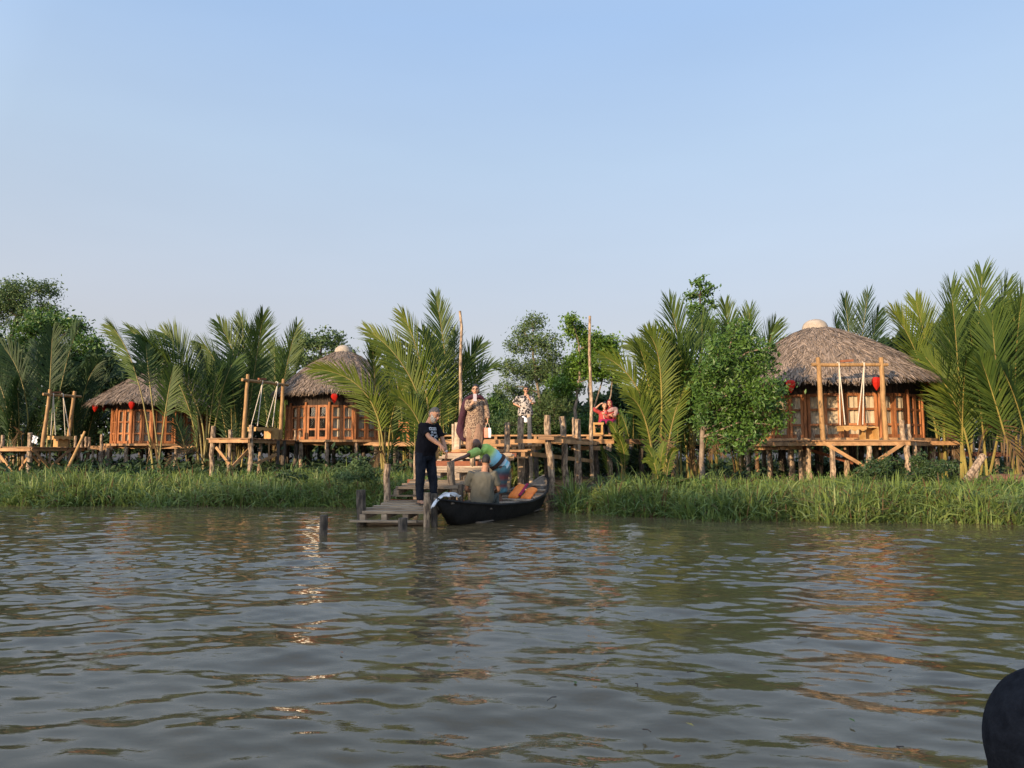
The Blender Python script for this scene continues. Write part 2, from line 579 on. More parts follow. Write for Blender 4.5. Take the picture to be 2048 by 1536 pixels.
def grass_bank():
    """reedy grass in tufts; each tuft's blades arch outwards from its own foot"""
    r = np.random.default_rng(21)
    nt = 11500
    x = np.concatenate((r.uniform(-30, 18, nt), r.uniform(-12, 14, nt // 2)))
    d = np.concatenate((r.uniform(-.1, 9, nt), r.uniform(-.45, 1.6, nt // 2)))
    y = shore(x) + d + .40 * wob(x, x * .3, 1.3) + .25 * wob(x, x * .2, 3.7)
    keep = ~((x > -2.75 + .27 * (y - 12.3)) & (x < np.where(y > 16.8, 1.9 + .27 * (y - 16.8), 1.15 + .24 * (y - 16))) & (y < 24.5))
    keep &= np.abs(x) < y * .80 + 2
    cl = wob(x, y, .5, 2) + .6 * wob(x, y, 1.5, 1)
    keep &= r.random(len(x)) < np.clip(.85 + .5 * cl, .3, 1)
    keep &= ~((d > 6) & (r.random(len(x)) < .4))
    x, y, d, cl = x[keep], y[keep], d[keep], cl[keep]
    per = r.integers(5, 13, len(x))
    hh = np.clip((.42 + .20 * cl + r.gamma(2.0, .08, len(x))) * np.interp(d, [-.5, 0, 1.5, 6, 9], [.70, .95, 1.05, .85, .6]), .18, 1.15)
    idx = np.repeat(np.arange(len(x)), per)
    n = len(idx)
    sp = r.normal(0, .075, (n, 2))
    bx, by = x[idx] + sp[:, 0], y[idx] + sp[:, 1]
    h = hh[idx] * r.uniform(.45, 1.12, n)
    w = r.uniform(.009, .020, n)
    hd = np.stack((sp[:, 0] / .075 + r.normal(0, .7, n), sp[:, 1] / .075 + r.normal(0, .7, n) - .2, np.zeros(n)), -1)
    hd = unit(hd)
    lean = r.beta(1.8, 1.9, n) * 1.35 * h
    base = np.stack((bx, by, np.maximum(ground_z(bx, by) - .04, -.25)), -1)
    sd = unit(np.stack((-hd[:, 1] + r.normal(0, .5, n), hd[:, 0] + r.normal(0, .5, n), r.normal(0, .3, n)), -1))
    kink = r.uniform(.40, .85, n) * (lean / h)
    vs_ = []
    for t, wf in ((0, .9), (.35, 1), (.68, .75), (.88, .45), (1.0, .05)):
        c = base + hd * (lean * t ** 1.7)[:, None]
        c[:, 2] += h * (t - kink * t ** 3.2)
        vs_ += [c - sd * (w * wf)[:, None], c + sd * (w * wf)[:, None]]
    v = np.stack(vs_, 1).reshape(-1, 3)
    b = MB()
    dead = np.flatnonzero(r.random(n) < .085)
    live = np.setdiff1d(np.arange(n), dead)
    for sel, mi_ in ((live, 0), (dead, 2)):
        vv = v.reshape(n, 10, 3)[sel].reshape(-1, 3)
        ii = np.arange(len(sel))[:, None] * 10
        b.add(vv, np.concatenate([ii + np.array((k, k + 1, k + 3, k + 2))[None, :] for k in (0, 2, 4, 6)]), mi_)
    nc = 420                       # broad-leaved weeds scattered through the reeds
    wx, wd = r.uniform(-26, 16, nc), r.uniform(.0, 7.5, nc)
    wy = shore(wx) + wd
    ok = ~((wx > -2.75 + .27 * (wy - 12.3)) & (wx < 2.2 + .27 * (wy - 16)))
    wx, wy = wx[ok], wy[ok]
    k = np.repeat(np.arange(len(wx)), 46)
    hw_ = r.uniform(.18, .52, len(wx))
    c = np.stack((wx[k] + r.normal(0, .13, len(k)), wy[k] + r.normal(0, .13, len(k)), ground_z(wx[k], wy[k]) + hw_[k] * r.random(len(k)) ** .7), -1)
    leaves(b, c, .075, .034, r, 1, up=.6)
    tag(b.build('grass', [M['grass'], M['leaf_mid'], M['palm_dead']]), 'tall green reedy grass covering the river bank', 'grass', kind='stuff')


def thicket():
    """undergrowth and forest edge far behind the huts, one mass"""
    r = np.random.default_rng(31)
    tp = np.array([(-300, 640), (0, 690), (240, 730), (430, 735), (560, 740), (650, 765), (780, 790), (900, 800), (960, 812), (1000, 812), (1080, 800), (1240, 795), (1330, 740), (1420, 720), (1560, 705), (1800, 690), (1900, 640), (2048, 610), (2400, 590)], float)
    n = 110000
    px = r.uniform(-250, 2300, n)
    D = r.uniform(39, 47, n)
    top = np.interp(px, tp[:, 0], tp[:, 1]) + 14 * np.sin(px * .055) + 9 * np.sin(px * .13 + 1) + r.normal(0, 5, n)
    py = np.where(r.random(n) < .35, top + r.exponential(16, n), r.uniform(0, 1, n) * (905 - top) + top)
    u = (px - 1024) / FPX
    c = np.stack((u * D, D, CAM_H + (900 - py) / FPX * D), -1)
    c[:, 2] = np.maximum(c[:, 2], .5)
    b = MB()
    leaves(b, c, .44, .24, r, 0)
    n = 16000                      # low plants on the ground among the stilts and stems
    y = r.uniform(24.5, 40, n)
    x = r.uniform(-1, 1, n) * (y * .8 + 2)
    keep = ~((np.abs(x - .9) < 2.6) & (y < 28))
    x, y = x[keep], y[keep]
    leaves(b, np.stack((x, y, ground_z(x, y) + r.gamma(1.5, .14, len(x))), -1), .34, .12, r, 0)
    n = 5000                       # leaves added to darken the shade behind the landing's stilts
    y = r.uniform(24.6, 34, n)
    x = r.uniform(-3.5, 5.5, n)
    leaves(b, np.stack((x, y, ground_z(x, y) + r.uniform(0, 1.0, n)), -1), .4, .14, r, 0)
    tag(b.build('undergrowth', M['leaf_far']), 'dark green forest edge and undergrowth behind the huts', 'undergrowth', kind='stuff')


# ------------------------------------------------------------------ plants
def frond(b, B, V, T, r, n=56, L=1.15, twist=0.0, t0=.26, ml=0, mr=1, w=.046, r0=.045):
    B, V, T = (np.asarray(a, float) for a in (B, V, T))
    Cc = 2 * V - .5 * (B + T)

    def at(t):
        t = np.asarray(t)[:, None]
        return (1 - t) ** 2 * B + 2 * t * (1 - t) * Cc + t * t * T, unit(2 * (1 - t) * (Cc - B) + 2 * t * (T - Cc))
    ts = np.linspace(0, 1, 18)
    p, _ = at(ts)
    b.tube(p, np.interp(ts, [0, .25, 1], [r0, r0 * .68, .006]), 6, mr, cap=False)
    t = t0 + (1 - t0) * np.linspace(0, 1, n) ** .92
    t = np.clip(t + r.normal(0, .002, n), 0, 1)
    p, tn = at(t)
    nr = np.array((-.25, -1, .25))
    nr = nr - tn * (tn @ nr)[:, None]
    nr = unit(nr)
    sd = np.cross(tn, nr)
    ca, sa = math.cos(twist), math.sin(twist)
    nr, sd = nr * ca + sd * sa, sd * ca - nr * sa
    s01 = (t - t0) / (1 - t0)
    prof = np.interp(s01, [0, .12, .4, .75, 1], [.55, .85, 1.0, .80, .38])
    for side in (-1, 1):
        a = np.radians(50 - 35 * s01 + r.normal(0, 3.0, n))
        d = tn * np.cos(a)[:, None] + sd * (side * np.sin(a))[:, None] + nr * (.15 + r.normal(0, .07, n))[:, None]
        d = unit(d)
        ln = L * prof * r.uniform(.88, 1.08, n)
        miss = r.random(n) < .05
        ln = np.where(miss, ln * .35, ln)
        wv = unit(np.cross(d, nr)) + nr * (.35 * side)
        wv = unit(wv)
        vs_ = []
        for q, wf in ((0, .55), (.3, 1.0), (.68, .72), (1.0, .05)):
            c = p + d * (ln * q)[:, None]
            c[:, 2] -= .16 * ln * q ** 2.2 * r.uniform(.5, 1.5, n)
            hw = wv * (w / 2 * wf)
            vs_ += [c - hw, c + hw]
        v = np.stack(vs_, 1).reshape(-1, 3)
        i = np.arange(n)[:, None] * 8
        f = np.concatenate([i + np.array((k, k + 1, k + 3, k + 2))[None, :] for k in (0, 2, 4)])
        b.add(v, f, ml)


def palm(label, base, D, fronds, fill=5, seed=0, leaf='palm', H=4.2, L=1.1, spread=1.0, name='nipa_palm', group='nipa palms along the bank', alt='palm_dark', rscale=1.0, fan=(0, 6.283), t0=.28):
    """fronds: (bx, via px, py, tip px, py, dD, twist deg) read off the photo; fill: more fronds leaning at random"""
    r = np.random.default_rng(100 + seed)
    bx = X(base, D)
    root = thing(name, (bx, D, gz(bx, D)), label, 'palm', group)
    for i, (b0, vx, vy, tx, ty, dd, tw) in enumerate(fronds):
        B = np.array((X(b0, D), D + .15 * r.normal(), gz(X(b0, D), D) - .05))
        b = MB()
        V, T = P(vx, vy, D + .45 * dd), P(tx, ty, D + dd)
        ln = np.linalg.norm(V - B) + np.linalg.norm(T - V)
        frond(b, B, V, T, r, n=int(np.clip(ln * 11.5, 28, 80)), L=1.12 * L * np.clip(ln / 4.6, .55, 1.25), twist=math.radians(tw), t0=t0, r0=.047 * rscale)
        b.build('frond', [M[leaf], M['rachis']], root)
    for i in range(fill):
        a = r.uniform(*fan)
        reach = r.uniform(.3, 1.7) * spread
        h = H * r.uniform(.65, 1.0)
        B = np.array((bx + r.normal(0, .25), D + r.normal(0, .25), 0))
        B[2] = gz(B[0], B[1]) - .05
        dirv = np.array((math.cos(a), math.sin(a), 0))
        T = B + dirv * reach + np.array((0, 0, h))
        V = B + dirv * reach * .28 + np.array((0, 0, h * .56))
        b = MB()
        frond(b, B, V, T, r, n=int(np.clip(h * 11.5, 24, 60)), L=1.12 * L * np.clip(h / 4.4, .5, 1.15), twist=math.radians(r.uniform(-75, 75)), r0=.043 * rscale)
        b.build('frond', [M[alt if r.random() < .55 else leaf], M['rachis']], root)
    for i in range(1 if H > 2 else 0):      # old fronds, brown and hanging
        a = r.uniform(3.4, 6.0)
        reach = r.uniform(.5, 1.3)
        B = np.array((bx + r.normal(0, .25), D + r.normal(0, .2), 0))
        B[2] = gz(B[0], B[1]) - .05
        dv = np.array((math.cos(a), math.sin(a), 0))
        T = B + dv * reach * 1.25 + np.array((0, 0, r.uniform(.2, .9)))
        V = B + dv * reach * .5 + np.array((0, 0, H * r.uniform(.30, .42)))
        b = MB()
        frond(b, B, V, T, r, n=14, L=.5 * L, twist=math.radians(r.uniform(-60, 60)), t0=.4, r0=.032)
        b.build('frond', [M['palm_dead'], M['palm_dead']], root)
    return root


def tree(name, label, cat, D, trunk, blobs, n, leaf, ln=.14, wd=.06, bark='trunk', seed=0, r0=.09, group=None, clump=.34, sparse=1.0, dd=.8, front=0.0, limbs=True, pref=None, extra=()):
    """trunk: pixels from the ground up; blobs: crown masses (px, py, rx, ry) in pixels at distance D"""
    r = np.random.default_rng(500 + seed)
    k = D / FPX
    t = [P(a, c, D) for a, c in trunk]
    gx_ = t[0][0]
    t[0] = np.array((gx_, D, gz(gx_, D) - .1))
    root = thing(name, (gx_, D, gz(gx_, D)), label, cat, group)
    tb = MB()
    ts = np.linspace(0, len(t) - 1, 5 * len(t))
    pts = np.stack([np.interp(ts, range(len(t)), [q[i] for q in t]) for i in range(3)], -1)
    pts[1:-1, :2] += r.normal(0, r0 * .25, (len(pts) - 2, 2))
    tb.tube(pts, np.linspace(r0, r0 * .45, len(pts)), 8, jit=.06)
    for ex in extra:
        e = np.array([P(a, c, D + .3) for a, c in ex])
        tb.tube(e, np.linspace(r0 * .6, r0 * .25, len(e)), 6, jit=.06)
    cb = MB()
    tot = sum(bb[2] * bb[3] for bb in blobs)
    for (bx_, by_, rx, ry) in blobs:
        c = P(bx_, by_, D - front + r.normal(0, dd * .4))
        m = max(6, int(n * rx * ry / tot))
        nc = max(4, int(m / 26 * sparse))
        u = unit(r.normal(0, 1, (nc, 3))) * (r.random((nc, 1)) ** .45)
        cc = c + u * np.array((rx * k, dd * min(rx, ry) * k * 1.3 + .2, ry * k))
        if limbs:
            j = int(np.argmin([np.linalg.norm(q - c) + max(0, q[2] - c[2] + .2) * 3 for q in pts[len(pts) // 3:]])) + len(pts) // 3
            j = min(j, len(pts) - 1)
            mid = (pts[j] + c) / 2 + np.array((0, 0, .12 * np.linalg.norm(c - pts[j])))
            lb = r0 * .38
            tb.tube([pts[j], mid, c], [lb, lb * .7, lb * .4], 6, jit=.05)
            for q in cc[: max(3, nc // 3)]:
                tb.tube([c + (q - c) * .1, c + (q - c) * .55 + r.normal(0, .05, 3), q], [lb * .35, lb * .22, .006], 4, cap=False)
        own = cc[r.integers(0, nc, m)]
        s = clump * r.uniform(.5, 1.3, (m, 1))
        leaves(cb, own + r.normal(0, .5, (m, 3)) * s * np.array((1, 1, .75)), ln, wd, r, 0, up=.8, pref=pref)
    tb.build('trunk', M[bark], root, smooth=True)
    cb.build('crown', M[leaf], root)
    return root


def plants():
    # ---- nipa palms; every frond that shows on its own in the photo is drawn from it, the rest fill the clump
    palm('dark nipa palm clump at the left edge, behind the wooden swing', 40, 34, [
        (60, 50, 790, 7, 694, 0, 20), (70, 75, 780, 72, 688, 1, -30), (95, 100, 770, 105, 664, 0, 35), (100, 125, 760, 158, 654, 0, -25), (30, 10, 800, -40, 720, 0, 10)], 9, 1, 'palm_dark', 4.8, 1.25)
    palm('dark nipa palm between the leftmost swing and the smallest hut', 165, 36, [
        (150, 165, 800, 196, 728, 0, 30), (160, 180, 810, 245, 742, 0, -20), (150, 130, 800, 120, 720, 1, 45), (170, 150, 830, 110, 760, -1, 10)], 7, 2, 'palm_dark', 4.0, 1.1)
    palm('nipa palm in front of the smallest hut with one tall frond arching over its roof', 312, 27, [
        (306, 276, 762, 224, 654, 0, -35), (320, 300, 770, 292, 690, .5, 40), (318, 330, 830, 345, 740, 0, 30)], 0, 3, 'palm', 3.2, .95, .6, t0=.48)
    palm('big arching nipa palm standing between the smallest hut and the middle hut swing deck', 402, 28, [
        (404, 385, 790, 262, 662, 0, 8), (398, 372, 800, 300, 690, -.4, -25), (410, 380, 760, 330, 668, .6, 15), (410, 415, 780, 400, 690, 1, -40), (415, 440, 800, 470, 720, 1, 30), (408, 425, 800, 440, 745, .5, -20)], 2, 4, 'palm', 3.4, 1.15, .6, t0=.36)
    palm('tall upright nipa palm behind the two-posted swing of the middle hut', 476, 31, [
        (478, 480, 770, 440, 650, 0, 25), (480, 486, 760, 484, 640, .4, -15), (490, 505, 770, 526, 632, 0, 50), (470, 450, 780, 408, 690, 0, -20), (492, 500, 790, 500, 660, 1, 10), (465, 440, 810, 402, 730, -.5, 30)], 5, 5, 'palm', 4.4, 1.2, .9)
    palm('nipa palm rising at the left side of the middle hut roof', 556, 36, [
        (550, 565, 780, 594, 652, 0, 30), (548, 550, 780, 548, 690, .5, -20), (556, 580, 800, 600, 720, 0, -45), (545, 530, 800, 515, 700, 1, 15)], 4, 6, 'palm', 4.2, 1.2, .8)
    palm('nipa palm before the right half of the middle hut, a frond bowing across its thatch', 768, 24.5, [
        (766, 740, 800, 628, 738, -.4, -8), (768, 752, 790, 745, 690, 0, 50), (770, 775, 800, 790, 700, .6, -30), (776, 790, 810, 842, 760, 0, 25)], 1, 7, 'palm_yellow', 3.0, .95, .6, alt='palm')
    palm('big nipa palm left of the landing behind the man in black with fronds arching left', 850, 23.5, [
        (862, 832, 780, 738, 662, 0, 15), (862, 850, 770, 806, 630, 0, -20), (868, 856, 790, 770, 690, .8, 40), (872, 878, 780, 846, 664, .5, 30), (866, 840, 850, 790, 790, -.6, 20)], 1, 8, 'palm_yellow', 3.6, .98, .7, alt='palm')
    palm('tall straight nipa palm beside the left bare pole, behind the woman with the phone', 896, 25.5, [
        (896, 894, 760, 872, 597, 0, 20), (900, 905, 770, 912, 668, .5, -35), (904, 925, 780, 958, 692, .4, 25), (905, 940, 790, 985, 736, 0, -10), (892, 880, 780, 862, 690, .6, 45), (902, 915, 800, 935, 720, -.4, 10)], 2, 9, 'palm', 3.6, 1.0, .6)
    palm('yellow-green nipa palm right of the landing with fronds arching left over the boardwalk', 1312, 21.5, [
        (1306, 1285, 800, 1206, 712, 0, -10), (1308, 1300, 790, 1276, 690, 0, 30), (1318, 1312, 770, 1262, 690, .6, -30), (1316, 1322, 760, 1296, 668, -.3, 15), (1326, 1332, 780, 1330, 690, .5, -45), (1310, 1290, 840, 1250, 790, -.5, 25)], 2, 10, 'palm_yellow', 3.4, .92, .7, alt='palm')
    palm('tallest nipa palm beside the slim leafy sapling right of the landing', 1372, 22.5, [
        (1380, 1372, 770, 1340, 610, 0, 25), (1398, 1392, 790, 1322, 664, -.6, 10), (1380, 1400, 760, 1404, 640, .8, -30), (1384, 1380, 800, 1352, 700, -.3, -40), (1390, 1425, 780, 1452, 660, .6, 35)], 3, 11, 'palm', 4.0, 1.15, .8, alt='palm_yellow')
    palm('nipa palm standing behind the dense round tree left of the largest hut', 1488, 27, [
        (1480, 1470, 760, 1450, 612, 0, 15), (1484, 1490, 760, 1500, 622, .6, -30), (1492, 1520, 770, 1548, 652, 0, 30), (1478, 1450, 780, 1420, 660, .4, 40)], 5, 12, 'palm', 4.4, 1.1, .8)
    palm('nipa palm showing above the ridge of the largest hut', 1712, 34, [
        (1708, 1704, 760, 1690, 600, 0, 10), (1712, 1718, 750, 1736, 590, .5, -35), (1718, 1735, 760, 1756, 628, 0, 30), (1705, 1690, 780, 1670, 640, .8, 45)], 3, 13, 'palm_dark', 5.0, 1.25, .8)
    palm('bright yellow-green nipa palm at the right eave of the largest hut', 1880, 25, [
        (1876, 1850, 760, 1790, 628, 0, 18), (1880, 1864, 760, 1832, 604, .5, -18), (1886, 1884, 770, 1880, 660, -.5, 40), (1882, 1888, 820, 1896, 720, -.8, -30), (1886, 1900, 800, 1915, 690, .5, 30)], 0, 14, 'palm_yellow', 4.0, 1.2, .7, alt='palm')
    palm('tallest nipa palm near the right edge, its fronds rising above all others', 1935, 23, [
        (1925, 1918, 770, 1902, 580, 0, 20), (1942, 1950, 760, 1964, 552, 0, -22), (1955, 1985, 770, 2012, 572, .4, 30), (1968, 2010, 790, 2030, 620, -.3, -15), (1930, 1915, 810, 1898, 670, .6, -35), (1960, 1960, 810, 1940, 660, -.8, 30)], 2, 15, 'palm', 4.6, 1.45, .8, alt='palm_yellow')
    palm('nipa palm clump cut by the right edge beside the red soil mound', 2040, 22, [
        (2030, 2030, 770, 2044, 595, 0, 20), (2036, 2000, 780, 1985, 640, -.3, -25), (2046, 2080, 770, 2110, 600, 0, 25), (2040, 2050, 790, 2060, 640, -.5, 45), (2026, 1998, 830, 1962, 720, -.5, 12)], 3, 16, 'palm', 4.6, 1.45, .9, alt='palm_dark')
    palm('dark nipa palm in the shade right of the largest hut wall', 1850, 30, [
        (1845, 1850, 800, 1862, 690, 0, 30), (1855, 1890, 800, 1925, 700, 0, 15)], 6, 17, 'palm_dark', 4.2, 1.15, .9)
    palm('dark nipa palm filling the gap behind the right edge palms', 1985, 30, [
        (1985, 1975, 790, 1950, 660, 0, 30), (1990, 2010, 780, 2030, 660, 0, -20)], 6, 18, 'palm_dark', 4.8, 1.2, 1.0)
    palm('small nipa palm seedling in the grass right of the landing', 1318, 18.6, [
        (1318, 1308, 925, 1294, 897, 0, 20), (1320, 1322, 920, 1330, 888, 0, -20), (1322, 1338, 925, 1350, 900, 0, 30), (1318, 1312, 935, 1290, 922, 0, 0)], 3, 19, 'palm_yellow', .6, .42, .5, name='palm_seedling', rscale=.35)
    palm('low nipa palm with pale tips beside the seated pair on the boardwalk', 1246, 22.6, [
        (1244, 1236, 880, 1218, 848, 0, 0), (1246, 1240, 875, 1236, 834, 0, 40), (1246, 1248, 905, 1232, 870, -.3, 20)], 2, 20, 'palm_yellow', 1.3, .5, .5, rscale=.5)
    palm('nipa palm in the dark gap behind the middle hut swing deck', 430, 37, [], 9, 21, 'palm_dark', 4.6, 1.2, 1.0)
    palm('nipa palm growing between the middle hut and the landing, behind the chair', 812, 31, [
        (810, 800, 800, 776, 720, 0, 20), (815, 830, 800, 846, 720, 0, -30)], 6, 22, 'palm_dark', 3.4, 1.1, .8)
    palm('nipa palm in shade behind the sapling and right of the boardwalk', 1420, 29, [], 8, 23, 'palm_dark', 4.0, 1.1, 1.0)
    palm('nipa palm low behind the boardwalk and its side table', 1268, 30, [], 6, 24, 'palm', 2.6, .9, .8)

    # ---- broadleaf trees
    tree('forest_tree', 'tall open-crowned grey tree above the left edge palms', 'tree', 60, [(5, 890), (12, 760), (30, 660), (45, 590)],
         [(40, 592, 62, 34), (95, 585, 26, 24), (0, 620, 40, 45), (62, 640, 45, 30), (-40, 600, 40, 40), (100, 620, 24, 22)], 10500, 'leaf_grey', .25, .13, 'trunk_dark', 1, .32, clump=.75, sparse=.8, extra=[[(12, 740), (-5, 690), (-10, 640)], [(16, 730), (50, 690), (80, 630)]])
    tree('forest_tree', 'bright green bushy tree behind the smallest hut at the left', 'tree', 46, [(120, 890), (112, 780), (105, 700)],
         [(95, 645, 46, 30), (148, 655, 26, 28), (60, 672, 36, 30), (178, 704, 36, 32), (110, 710, 66, 36), (212, 760, 36, 36), (20, 715, 40, 40), (240, 740, 20, 18), (160, 760, 60, 40)], 15000, 'leaf_mid', .26, .14, 'trunk_dark', 2, .22, clump=.6)
    tree('forest_tree', 'thin pale-leaved tree showing above the middle hut thatch', 'tree', 50, [(640, 890), (636, 780), (642, 700)],
         [(650, 678, 44, 20), (606, 690, 36, 24), (688, 704, 26, 18), (572, 715, 34, 22), (640, 725, 60, 26), (690, 735, 30, 20)], 5200, 'leaf_grey', .26, .15, 'trunk_dark', 3, .16, clump=.55, sparse=1.1)
    tree('mangrove_tree', 'grey-green feathery tree behind the woman in the black and white shirt', 'tree', 34, [(1080, 895), (1078, 800), (1066, 700)],
         [(1066, 646, 24, 20), (1040, 690, 28, 24), (1092, 690, 34, 30), (1020, 738, 26, 22), (1070, 740, 46, 36), (1112, 742, 34, 36), (1056, 800, 56, 32), (1012, 776, 22, 16), (1100, 820, 50, 36), (1040, 850, 60, 26), (1045, 660, 14, 12)], 20000, 'leaf_grey', .16, .06, 'trunk', 4, .10, clump=.36)
    tree('mangrove_tree', 'bright green tree with bare slim stems just left of the right bare pole', 'tree', 31, [(1154, 895), (1150, 810), (1160, 750), (1158, 690)],
         [(1142, 640, 15, 10), (1152, 664, 24, 13), (1186, 688, 36, 22), (1216, 690, 26, 18), (1166, 728, 40, 30), (1222, 716, 22, 16), (1132, 772, 36, 22), (1234, 756, 14, 12), (1190, 745, 30, 18)], 11500, 'leaf_bright', .17, .085, 'trunk', 5, .085, clump=.34, extra=[[(1195, 890), (1184, 830), (1205, 760), (1212, 700)], [(1184, 830), (1176, 780), (1182, 720)], [(1204, 850), (1222, 790), (1226, 740)]])
    tree('mangrove_sapling', 'tall slim dark-leaved sapling rising above the palms right of the landing', 'tree', 29, [(1404, 895), (1400, 760), (1402, 640), (1400, 570)],
         [(1398, 566, 14, 12), (1386, 590, 18, 12), (1412, 580, 14, 14), (1382, 618, 17, 14), (1416, 612, 14, 16), (1396, 644, 24, 18), (1420, 654, 16, 16), (1392, 676, 26, 16)], 2000, 'leaf_mid', .19, .09, 'trunk_dark', 6, .07, clump=.24, sparse=1.7)
    tree('mangrove_tree', 'dense round green tree with a pale leaning trunk left of the largest hut', 'tree', 20.6, [(1403, 940), (1404, 868), (1416, 800), (1450, 740)],
         [(1482, 688, 44, 26), (1450, 726, 44, 32), (1512, 736, 38, 36), (1462, 790, 56, 44), (1528, 786, 34, 36), (1440, 846, 40, 34), (1500, 846, 54, 30), (1548, 815, 20, 34), (1470, 880, 44, 18), (1414, 780, 26, 40), (1408, 830, 20, 26), (1566, 772, 14, 12), (1394, 742, 15, 12), (1474, 652, 18, 13), (1538, 694, 15, 13), (1556, 850, 14, 14), (1420, 690, 16, 12)], 11500, 'leaf_mid', .14, .066, 'trunk', 7, .085, clump=.30, front=.42, sparse=.9)
    tree('mangrove_shrub', 'low feathery shrub behind the landing deck and its posts', 'shrub', 37, [(980, 895), (980, 850)],
         [(984, 812, 26, 22), (1000, 850, 50, 30), (1110, 850, 90, 30), (950, 850, 30, 26), (1220, 850, 60, 30), (1300, 830, 40, 40), (1040, 830, 50, 34), (1150, 860, 60, 24)], 15000, 'leaf_mid', .19, .08, 'trunk', 8, .05, clump=.4, limbs=False)
    tree('bank_shrub', 'pale leafy shrub in the grass left of the landing steps', 'shrub', 17.4, [(715, 975), (715, 955)],
         [(712, 945, 34, 18), (740, 950, 22, 20), (690, 955, 20, 16), (716, 928, 16, 10)], 2600, 'leaf_grey', .075, .035, 'trunk', 9, .02, clump=.13, group='shrubs in the bank grass')
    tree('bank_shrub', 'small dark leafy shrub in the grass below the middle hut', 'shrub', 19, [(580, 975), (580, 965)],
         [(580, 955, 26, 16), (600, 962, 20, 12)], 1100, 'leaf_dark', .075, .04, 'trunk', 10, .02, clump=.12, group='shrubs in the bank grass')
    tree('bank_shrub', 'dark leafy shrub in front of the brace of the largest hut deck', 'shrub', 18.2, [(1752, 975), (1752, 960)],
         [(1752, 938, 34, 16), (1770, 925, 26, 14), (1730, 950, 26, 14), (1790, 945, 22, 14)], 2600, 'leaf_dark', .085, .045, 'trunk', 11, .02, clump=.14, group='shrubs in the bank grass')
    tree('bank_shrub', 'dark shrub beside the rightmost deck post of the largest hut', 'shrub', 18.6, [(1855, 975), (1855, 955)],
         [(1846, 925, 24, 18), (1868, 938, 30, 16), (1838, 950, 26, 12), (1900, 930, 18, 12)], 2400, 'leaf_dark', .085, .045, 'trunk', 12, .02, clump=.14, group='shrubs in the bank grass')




# ------------------------------------------------------------------ timber platforms
def post(parent, x, y, ztop, r, m='bark', lean=(0, 0), zbot=None, jit=.10, name='post', taper=.92, sides=9, cut=None):
    b = MB()
    zb = gz(x, y) - .35 if zbot is None else zbot
    k = max(5, int((ztop - zb) / .22))
    t = np.linspace(0, 1, k)
    wx, wy = RNG.normal(0, r * .16, (2, k))
    wx[-1] = wy[-1] = 0
    pts = np.stack((x + lean[0] * (1 - t) + wx, y + lean[1] * (1 - t) + wy, zb + (ztop - zb) * t), -1)
    b.tube(pts, np.linspace(r, r * taper, k), sides, 0, jit=jit)
    return b.build(name, M[m], parent, smooth=False)


def clip_row(poly, lo, hi, c, d, n):
    """where the strip between offsets lo and hi along n meets a convex outline, as the extent along d"""
    out_ = []
    m = (lo + hi) / 2
    k = len(poly)
    for i in range(k):
        a, b = np.array(poly[i]), np.array(poly[(i + 1) % k])
        fa, fb = (a - c) @ n - m, (b - c) @ n - m
        if fa * fb < 0:
            q = a + (b - a) * fa / (fa - fb)
            out_.append((q - c) @ d)
    return (min(out_), max(out_)) if len(out_) >= 2 else None


def deck(parent, poly, z, ang=0.0, wid=.14, gap=.015, th=.035, m='deck', over=.05, name='deck_boards', tilt=0.0):
    d = np.array((math.cos(ang), math.sin(ang)))
    n = np.array((-d[1], d[0]))
    c = np.mean(np.array(poly), 0)
    offs = [(np.array(q) - c) @ n for q in poly]
    b = MB()
    o = min(offs) + .002
    while o + wid < max(offs) + .05:
        w = wid * RNG.uniform(.85, 1.1)
        e = clip_row(poly, o, o + w, c, d, n)
        if e and e[1] - e[0] > .12:
            a0, a1 = e[0] - over * RNG.uniform(.1, 1), e[1] + over * RNG.uniform(.1, 1)
            m2 = c + n * (o + w / 2)
            dz = RNG.uniform(-.006, .006)
            sl = RNG.uniform(-.006, .006)
            p0 = np.array((*(m2 + d * a0), z - th / 2 + dz - sl + tilt * o))
            p1 = np.array((*(m2 + d * a1), z - th / 2 + dz + sl + tilt * o))
            b.bar(p0, p1, w, th)
        o += w + gap * RNG.uniform(.6, 1.6)
    return b.build(name, M[m], parent)


def rim(parent, poly, z, edges, h=.12, w=.045, m='beam', inset=.0, name='edge_beam'):
    for i in edges:
        a, b_ = np.array(poly[i], float), np.array(poly[(i + 1) % len(poly)], float)
        t = unit(b_ - a)
        b = MB()
        b.bar((*(a + t * .01), z - h / 2 + RNG.uniform(-.004, .004)), (*(b_ - t * .01), z - h / 2 + RNG.uniform(-.004, .004)), w, h)
        b.build(name, M[m], parent)


def brace(parent, p0, p1, w=.035, h=.10, m='beam', name='brace'):
    b = MB()
    b.bar(p0, p1, w, h, up=(0, -.2, 1))
    return b.build(name, M[m], parent)


def XY(px, D):
    return (X(px, D), D)


